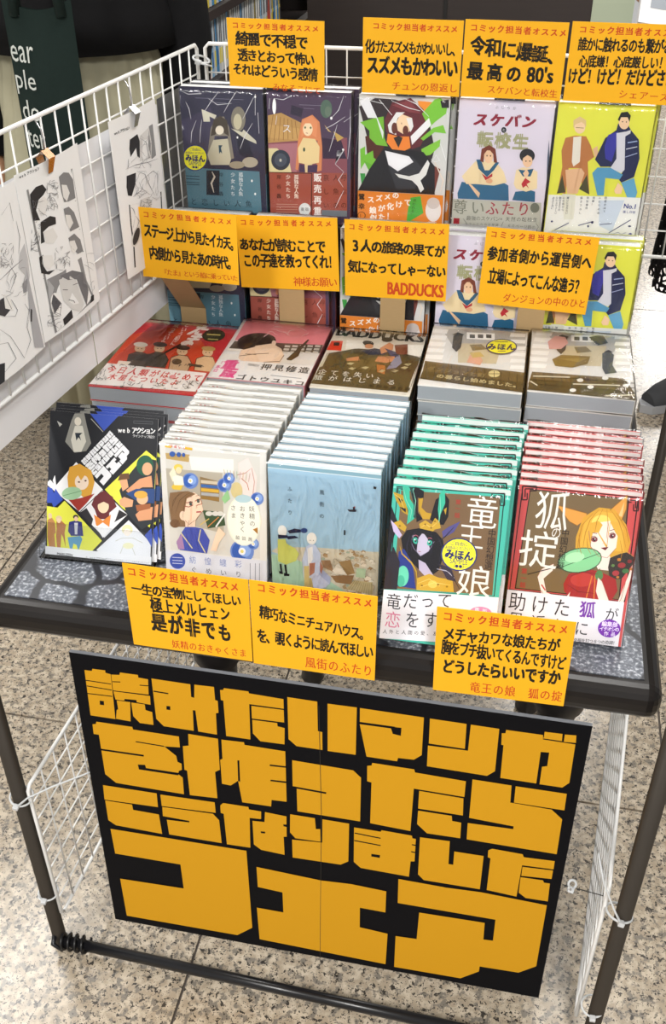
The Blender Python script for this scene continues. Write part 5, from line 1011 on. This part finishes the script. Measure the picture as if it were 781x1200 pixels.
# ------------------------------------------------------------------ big sign below the table
def build_sign():
    W, H, a = .6379, .5287, .0538
    A = Art(W, H, SIGN_Q); A.full('101013'); sign_art(A, 'cd9620', '101013'); A.L('3a3630', .6, '373,826 377,950 377,1122')
    board = MB().box((0, 0, 0), (W, .0055, H)).build('sign_board', FOAM)
    board.location = (.0756, -.0374, .098); board.rotation_euler = (-a, 0, 0)
    tag(board, 'large black board with blocky yellow Japanese lettering below the table', 'sign'); obj('lettering', A.mesh('lettering', print_mat('satin_print', .6, 0, .06)), board)
    s = MB().tube([(.640, .004, .245), (.700, -.008, .25)], .0006, 6).build('cord', mat('black_cord', '141414', .5), board)
build_sign()

# ------------------------------------------------------------------ shop behind: bookcases, sign, shoppers
WOOD = grain(mat('dark_wood_shelf', '352d2b', .5), 8, .15, stretch=(1, 1, 12))
def ordw(n):
    b = ['', 'first', 'second', 'third', 'fourth', 'fifth', 'sixth', 'seventh', 'eighth', 'ninth', 'tenth', 'eleventh', 'twelfth', 'thirteenth', 'fourteenth', 'fifteenth', 'sixteenth', 'seventeenth', 'eighteenth', 'nineteenth']
    if n < 20: return b[n]
    t = {2: 'twent', 3: 'thirt', 4: 'fort', 5: 'fift', 6: 'sixt'}[n//10]
    return t+'ieth' if n % 10 == 0 else t+'y-'+b[n % 10]
def bookcase_left():
    e = empty('bookcase', (-.50, 1.55, 0)); tag(e, 'dark wooden bookcase running away behind the left grid, full of paperbacks', 'bookcase')
    L, Dp, Hh = 1.15, .295, 1.75
    MB().box((0, 0, 0), (Dp, .022, Hh)).build('end_panel', WOOD, e); MB().box((.25, -.006, 0), (Dp, 0, Hh)).build('face_trim', WOOD, e)
    MB().box((0, L-.02, 0), (Dp, L, Hh)).build('end_panel', WOOD, e); MB().box((0, .022, 0), (.012, L-.02, Hh)).build('back_board', WOOD, e)
    for z in (.08, .36, .65, .921, 1.075, 1.36, 1.72): MB().box((.012, .022, z), (Dp, L-.02, z+.02)).build('shelf', WOOD, e)
    rr = random.Random(5); kinds = [('e9e9e6', 'white'), ('cfd6da', 'pale grey'), ('4f8fc0', 'blue'), ('d9c24a', 'yellow'), ('c05040', 'red'), ('8fb8d8', 'light blue')]
    ms = []
    for c, nme in kinds:
        m = MB(); m.box((0, 0, 0), (.105, .012, .135), lin(c)); m.box((.1048, .0015, .02), (.1056, .0105, .055), lin(rr.choice(['3a6fae', 'c8483c', 'e3d25a', '2c2c30']))); m.box((.1048, .003, .065), (.1056, .009, .125), lin('55585e')); ms.append(m.mesh('paperback', PRINT))
    for zi, zz in enumerate((.941, 1.095)):
        y = 1.578; num = 1
        while y < 2.35:
            k = rr.choices(range(6), (6, 5, 2, 1.4, 1.2, 3))[0]; o = obj('paperback', ms[k]); ang = rr.uniform(-.10, .02) if zi == 0 else 0
            o.location = (-.326, y, zz+.0018); o.rotation_euler = (ang, 0, rr.uniform(-.02, .02)); y += rr.uniform(.0165, .021); num += 1
            tag(o, 'slim %s paperback, %s from the near end of the %s bookcase shelf' % (kinds[k][1], ordw(num), ('lower', 'upper')[zi]), 'book', 'paperbacks on the bookcase behind the left grid')
bookcase_left()
def case_back():
    e = empty('bookcase', (-.13, 2.32, 0)); tag(e, 'tall plain dark cabinet back standing behind the display', 'cabinet')
    MB().box((0, 0, 0), (.82, .02, 1.7)).build('back_board', WOOD, e); MB().box((0, .02, 0), (.02, .34, 1.7)).build('end_panel', WOOD, e); MB().box((.80, .02, 0), (.82, .34, 1.7)).build('end_panel', WOOD, e)
    MB().box((.40, -.004, 0), (.41, 0, 1.7)).build('joint_strip', mat('black_strip', '1c1a1a', .5), e)
    for z in (.1, .5, .9, 1.3, 1.68): MB().box((.02, .02, z), (.80, .34, z+.02)).build('shelf', WOOD, e)
    s = MB().box((0, 0, 0), (.112, .004, .26), lin('b5c0a8')).build('shelf_sign', MATTE); s.location = (.683, 2.312, .98); tag(s, 'pale green hanging sign with a Greek letter alpha', 'sign')
    A = Art(.112, .26, [(0, 0), (112, 0), (112, 260), (0, 260)], clip=False); A.W_('3a3c38', 'α', 48, 128, 78, 96); obj('lettering', A.mesh('lettering', MATTE), s)
case_back()
def case_far_left():
    e = empty('bookcase', (-1.115, 1.50, 0)); tag(e, 'dark wooden magazine shelf at the left edge of the photo', 'bookcase')
    MB().box((.435, 0, 0), (.455, .30, .948)).build('end_panel', WOOD, e); MB().box((0, 0, 0), (.02, .30, .948)).build('end_panel', WOOD, e)
    for z in (.1, .40): MB().box((.02, 0, z), (.435, .30, z+.018)).build('shelf', WOOD, e)
    MB().box((0, 0, .9485), (.47, .30, .966)).build('shelf', WOOD, e); MB().box((0, -.13, .69), (.475, -.001, .708)).build('front_ledge', WOOD, e)
    for i, (c, n) in enumerate((('8f9498', 'grey'), ('b9c83a', 'lime green'), ('c8ccd0', 'pale grey'), ('a9b838', 'olive green'))):
        m = MB(); m.box((0, 0, 0), (.13, .006, .165), lin('c9cdd2')); m.box((.004, -.0006, .01), (.126, 0, .1), lin(c)); m.box((.01, -.0009, .12), (.12, -.0003, .155), lin('f2f2f2'))
        o = m.build('magazine', PRINT); o.location = (-.785+.006*i, 1.40+.021*i, .7092); o.rotation_euler = (-.1, 0, .1)
        tag(o, '%s magazine leaning on the low ledge at the left photo edge' % n, 'magazine', 'magazines on the left shelf')
    o = MB().box((0, 0, 0), (.14, .0015, .15), lin('d9d8cc')).build('leaflet', MATTE); o.location = (-.79, 1.53, .9665); o.rotation_euler = (-.12, 0, 0); tag(o, 'cream leaflet with handwriting standing on the left shelf', 'leaflet')
    A = Art(.14, .15, [(0, 0), (140, 0), (140, 160), (0, 160)]); A.scrib('6a6a70', 1.5, 60, 50, 135, 150, 20, 4, 10); A.L('50504c', 1.5, '20,60 60,45 110,50 135,90'); obj('page_print', A.mesh('page_print', MATTE), o)
case_far_left()

SKIN = grain(mat('skin', 'c99a7c', .5), 30, .05)
def skin_body(J, E_, parent, name='body'):
    """one continuous skinned surface: J joint -> (pos, radius), first joint is the root"""
    keys = list(J); me = bpy.data.meshes.new(name); me.from_pydata([J[k][0] for k in keys], [(keys.index(a), keys.index(b)) for a, b in E_], [])
    o = bpy.data.objects.new(name, me); COL.objects.link(o); md = o.modifiers.new('skin', 'SKIN')
    for i, k in enumerate(keys):
        r = J[k][1]; sv = me.skin_vertices[0].data[i]; sv.radius = (r, r) if not isinstance(r, tuple) else r
    me.skin_vertices[0].data[0].use_root = True
    md.use_smooth_shade = True; sb = o.modifiers.new('sub', 'SUBSURF'); sb.levels = sb.render_levels = 2
    dg = bpy.context.evaluated_depsgraph_get(); dg.update(); m2 = bpy.data.meshes.new_from_object(o.evaluated_get(dg)); bpy.data.objects.remove(o)
    m2.materials.clear(); m2.materials.append(SKIN); m2.name = name
    for p in m2.polygons: p.use_smooth = True
    return obj(name, m2, parent)
def cloth(name, rings, m, parent, n=72, pleats=0, amp=0):
    """rings: (z, cx, cy, rx, ry)"""
    mb = MB(); rr = random.Random(9); ph = [rr.uniform(-.3, .3) for _ in range(n)]
    for k, (z, cx, cy, rx, ry) in enumerate(rings):
        f = k/(len(rings)-1)
        for j in range(n):
            t = 2*math.pi*j/n; w_ = 1+(amp*f*math.sin(pleats*t+ph[j]*1.5) if pleats else 0); mb.v.append((cx+rx*w_*math.cos(t), cy+ry*w_*math.sin(t), z))
    for k in range(len(rings)-1):
        for j in range(n): j2 = (j+1) % n; mb.f.append((k*n+j, (k+1)*n+j, (k+1)*n+j2, k*n+j2))
    mb.c = [(1, 1, 1)]*len(mb.v); mb.smooth = True; o = mb.build(name, m, parent); s = o.modifiers.new('thick', 'SOLIDIFY'); s.thickness = .003; return o
def hand(J, E_, side, wr, dirv, spread):
    """palm, four fingers and a thumb continuing from wrist joint wr"""
    w0 = Vector(J[wr][0]); d = Vector(dirv).normalized(); sp = Vector(spread).normalized(); nn = d.cross(sp).normalized()
    J[side+'palm'] = (tuple(w0+d*.045), (.030, .016)); E_.append((wr, side+'palm'))
    for i, (o_, L, r) in enumerate(((-.027, .078, .0085), (-.009, .088, .009), (.009, .084, .009), (.026, .066, .0078))):
        a = w0+d*.085+sp*o_; b = a+d*L*.5+nn*.004; c = b+d*L*.42+nn*.016
        for k, q in zip('abc', (a, b, c)): J[f'{side}f{i}{k}'] = (tuple(q), r*(1, .93, .8)['abc'.index(k)])
        E_ += [(side+'palm', f'{side}f{i}a'), (f'{side}f{i}a', f'{side}f{i}b'), (f'{side}f{i}b', f'{side}f{i}c')]
    a = w0+d*.03-sp*.034; b = a+d*.032-sp*.020+nn*.006; c = b+d*.030+nn*.010-sp*.004
    for k, q in zip('abc', (a, b, c)): J[f'{side}t{k}'] = (tuple(q), (.012, .0105, .009)['abc'.index(k)])
    E_ += [(side+'palm', side+'ta'), (side+'ta', side+'tb'), (side+'tb', side+'tc')]
def person(loc, rz, label, arms, skirt, top, shoe_m, hair_c, hem, waist=1.03, H=1.62, skr=.25, pleats=18):
    e = empty('person', loc, (0, 0, rz)); tag(e, label, 'person')
    s = H/1.62
    J = {'pelvis': ((0, 0, .92*s), (.135, .10)), 'waist': ((0, .005, 1.05*s), (.115, .09)), 'chest': ((0, .01, 1.22*s), (.135, .10)), 'neckb': ((0, .015, 1.36*s), .058), 'neck': ((0, .005, 1.42*s), .047),
         'head1': ((0, -.008, 1.48*s), (.066, .078)), 'head2': ((0, -.005, 1.54*s), (.074, .088)), 'head3': ((0, .004, 1.585*s), (.058, .066))}
    E_ = [('pelvis', 'waist'), ('waist', 'chest'), ('chest', 'neckb'), ('neckb', 'neck'), ('neck', 'head1'), ('head1', 'head2'), ('head2', 'head3')]
    for sd, sx in (('L', 1), ('R', -1)):
        J[sd+'hip'] = ((sx*.085, 0, .86*s), .085); J[sd+'knee'] = ((sx*.09, -.005, .47*s), .056); J[sd+'calf'] = ((sx*.09, .015, .34*s), .05); J[sd+'ank'] = ((sx*.09, .015, .085), .034); J[sd+'toe'] = ((sx*.10, -.10, .035), .03)
        E_ += [('pelvis', sd+'hip'), (sd+'hip', sd+'knee'), (sd+'knee', sd+'calf'), (sd+'calf', sd+'ank'), (sd+'ank', sd+'toe')]
        el, wr, dv, sp = arms[sd]
        J[sd+'sho'] = ((sx*.165, .015, 1.325*s), .052); J[sd+'el'] = (el, .038); J[sd+'wr'] = (wr, .025); E_ += [('chest', sd+'sho'), (sd+'sho', sd+'el'), (sd+'el', sd+'wr')]
        hand(J, E_, sd, sd+'wr', dv, sp)
    body = skin_body(J, E_, e)
    hz = 1.53*s
    for sx in (-1, 1):
        MB().lathe([(.001, -.006), (.008, -.004), (.010, 0), (.008, .004), (.001, .006)], sx*.03, -.088, 10).build('eye', mat('eye_dark', '20181a', .2), e).location.z = hz
        MB().lathe([(.002, -.026), (.010, -.016), (.012, .008), (.004, .024)], sx*.079, 0, 10).build('ear', SKIN, e).location.z = hz-.005
    MB().tube([(0, -.088, hz-.005), (0, -.104, hz-.032), (0, -.088, hz-.040)], [.006, .011, .006], 8).build('nose', SKIN, e)
    MB().tube([(-.02, -.083, hz-.062), (0, -.090, hz-.064), (.02, -.083, hz-.062)], [.002, .005, .002], 8).build('mouth', mat('lips', 'a05a50', .4), e)
    hm = MB(); n = 28
    for k in range(9):
        ph = k/8; z = hz+.088-ph*.30; r = .095*math.sin(min(1, ph*2.4+.12)*math.pi/2)
        for j in range(n):
            t = 2*math.pi*j/n; f = max(0, -math.sin(t)); cut = (.55 if (f > .55 and ph > .28) else 1); hm.v.append((r*math.cos(t)*1.0, .012+r*math.sin(t)*1.08*cut, z))
    for k in range(8):
        for j in range(n): j2 = (j+1) % n; hm.f.append((k*n+j, (k+1)*n+j, (k+1)*n+j2, k*n+j2))
    hm.f.append(tuple(range(n))); hm.c = [(1, 1, 1)]*len(hm.v); hm.smooth = True; hm.build('hair', grain(mat('hair_'+hair_c, hair_c, .4), 80, .3, stretch=(1, 1, .05)), e)
    w_ = waist
    cloth('skirt', [(w_+.04, 0, 0, .135, .105), (w_+.005, 0, 0, .15, .12), (w_-.03, 0, 0, .165, .135), ((w_+hem)/2, 0, 0, (skr+.17)/2+.02, (skr+.13)/2+.02), (hem, 0, 0, skr, skr*.92)], skirt, e, 108, pleats, .06)
    cloth('top', [(w_-.01, 0, 0, .205, .165), (w_+.05, 0, 0, .20, .16), (1.2*s, 0, .005, .185, .145), (1.31*s, 0, .01, .195, .12), (1.375*s, 0, .012, .12, .085), (1.395*s, 0, .01, .066, .066)], top, e, 48)
    for sd, sx in (('L', 1), ('R', -1)):
        el, wr = Vector(arms[sd][0]), Vector(arms[sd][1]); MB().tube([(sx*.15, .015, 1.335*s), (sx*.19, .015, 1.30*s), tuple(el), tuple(el+(wr-el)*.93)], [.062, .070, .058, .045], 18).build('sleeve', top, e)
        x = sx*.095; m = MB(); prof = []
        for (yy, r, z) in ((.055, .030, .045), (.045, .036, .05), (.0, .040, .055), (-.05, .042, .045), (-.10, .040, .036), (-.145, .028, .030)): prof.append(((x, yy, z), r))
        m.tube([p for p, r in prof], [r for p, r in prof], 16); o = m.build('shoe', shoe_m, e); 
        so = MB(); pts = [(x+a, b) for a, b in ((-.032, .08), (.032, .08), (.04, 0), (.046, -.09), (.03, -.15), (0, -.172), (-.03, -.15), (-.042, -.09), (-.038, 0))]
        k = len(pts); so.v = [(a, b, .001) for a, b in pts]+[(a, b, .026) for a, b in pts]; so.f = [tuple(reversed(range(k))), tuple(range(k, 2*k))]+[(i, (i+1) % k, k+(i+1) % k, k+i) for i in range(k)]; so.c = [(1, 1, 1)]*2*k
        so.build('shoe_sole', mat('grey_sole', 'b4b6ba', .6), e)
    return e
BLACKC = grain(mat('black_knit', '0e0e10', .85, spec=.2), 60, .3)
CREAM = grain(mat('cream_cotton', 'a8a48c', .85, spec=.2), 50, .06)
person((-.375, 1.255, 0), .25, 'person in loose black top and gathered cream skirt behind the left grid',
       {'L': ((.215, .02, 1.08), (.205, -.06, .86), (-.05, -.2, -1), (.3, -1, .1)), 'R': ((-.215, .02, 1.08), (-.205, -.06, .86), (.05, -.2, -1), (-.3, -1, 0))}, CREAM, BLACKC, mat('white_shoe', 'd8d8d4', .5), '1c1614', .32, waist=1.10, H=1.66, skr=.225, pleats=26)
LACE = mat('black_lace', '0c0c0e', .8, spec=.2)
def lace_nodes():
    N, L, b = nodes(LACE); tc = N.new('ShaderNodeTexCoord'); v = N.new('ShaderNodeTexVoronoi'); v.inputs['Scale'].default_value = 55; v.feature = 'DISTANCE_TO_EDGE'; L.new(tc.outputs['Object'], v.inputs['Vector'])
    sx = N.new('ShaderNodeSeparateXYZ'); L.new(tc.outputs['Object'], sx.inputs[0]); lt = N.new('ShaderNodeMath'); lt.operation = 'LESS_THAN'; lt.inputs[1].default_value = .56; L.new(sx.outputs[2], lt.inputs[0])
    g = N.new('ShaderNodeMath'); g.operation = 'GREATER_THAN'; g.inputs[1].default_value = .16; L.new(v.outputs['Distance'], g.inputs[0]); mu = N.new('ShaderNodeMath'); mu.operation = 'MULTIPLY'; L.new(g.outputs[0], mu.inputs[0]); L.new(lt.outputs[0], mu.inputs[1])
    iv = N.new('ShaderNodeMath'); iv.operation = 'SUBTRACT'; iv.inputs[0].default_value = 1; L.new(mu.outputs[0], iv.inputs[1]); L.new(iv.outputs[0], b.inputs['Alpha'])
lace_nodes()
person((1.155, 1.93, 0), -.9, 'person in black lace skirt and dark grey shoes at the right photo edge',
       {'L': ((.22, -.20, 1.12), (.14, -.44, 1.15), (-.2, -1, .05), (.9, -.1, .4)), 'R': ((-.25, -.03, 1.07), (-.22, -.2, .95), (0, -.6, -.8), (-1, 0, 0))}, LACE, BLACKC, grain(mat('grey_suede', '4a4c50', .8), 60, .15), '241a16', .40, waist=1.03, H=1.60, skr=.235, pleats=12)
bk = MB(); bk.box((0, 0, 0), (.115, .012, .16), lin('e4e4e4')); bk.box((.02, -.0006, .03), (.09, 0, .05), lin('9aa0a8'))
bk = bk.build('paperback', PRINT); bk.location = (.745, 1.40, 1.135); bk.rotation_euler = (-.5, .15, .2); tag(bk, 'white paperback held in the hand of the person at the right edge', 'book')
def tote():
    e = empty('tote_bag', (-.389, .985, .75), (0, 0, .05)); tag(e, 'dark green canvas tote bag with white serif words hanging at the left', 'bag')
    G_ = grain(mat('dark_green_canvas', '1d2a27', .9, spec=.2), 120, .12); W, H = .13, .44
    mb = MB(); nx, nz = 8, 12
    for sgn in (-1, 1):
        b = len(mb.v)
        for j in range(nz+1):
            for i in range(nx+1):
                u, v = i/nx, j/nz; bul = math.sin(math.pi*u)*math.sin(math.pi*min(1, v*.9+.05))*.035; mb.v.append((u*W, sgn*bul*.85, v*H+(.02*(2*u-1)**2 if v == 1 else 0)))
        for j in range(nz):
            for i in range(nx): a = b+j*(nx+1)+i; q = (a, a+1, a+nx+2, a+nx+1); mb.f.append(q if sgn < 0 else q[::-1])
    mb.c = [(1, 1, 1)]*len(mb.v); mb.smooth = True; mb.build('bag_body', G_, e)
    for sgn in (-1, 1): MB().tube([(.022, sgn*.004, H-.01), (.03, sgn*.004, H+.10), (.055, sgn*.012, H+.22), (.07, sgn*.03, H+.26), (.082, sgn*.012, H+.22), (.10, sgn*.004, H+.10), (W-.02, sgn*.004, H-.01)], .010, 8).build('strap', G_, e)
    A = Art(W, H, [(0, 0), (130, 0), (130, 440), (0, 440)], clip=False)
    for t, x0, x1, yb, yt in (('ear', 2, 52, 86, 58), ('ple', 3, 50, 142, 98), ('do', 8, 50, 186, 150), ('ter', 10, 54, 236, 204)):
        A.W_('cfd4cf', t, x0, yb, x1, yt)
    me = A.mesh('lettering', MATTE)
    for v in me.vertices:
        u, w_ = v.co.x/W, v.co.z/H; v.co.y -= math.sin(math.pi*u)*math.sin(math.pi*min(1, w_*.9+.05))*.03+.0015
    obj('lettering', me, e)
tote()
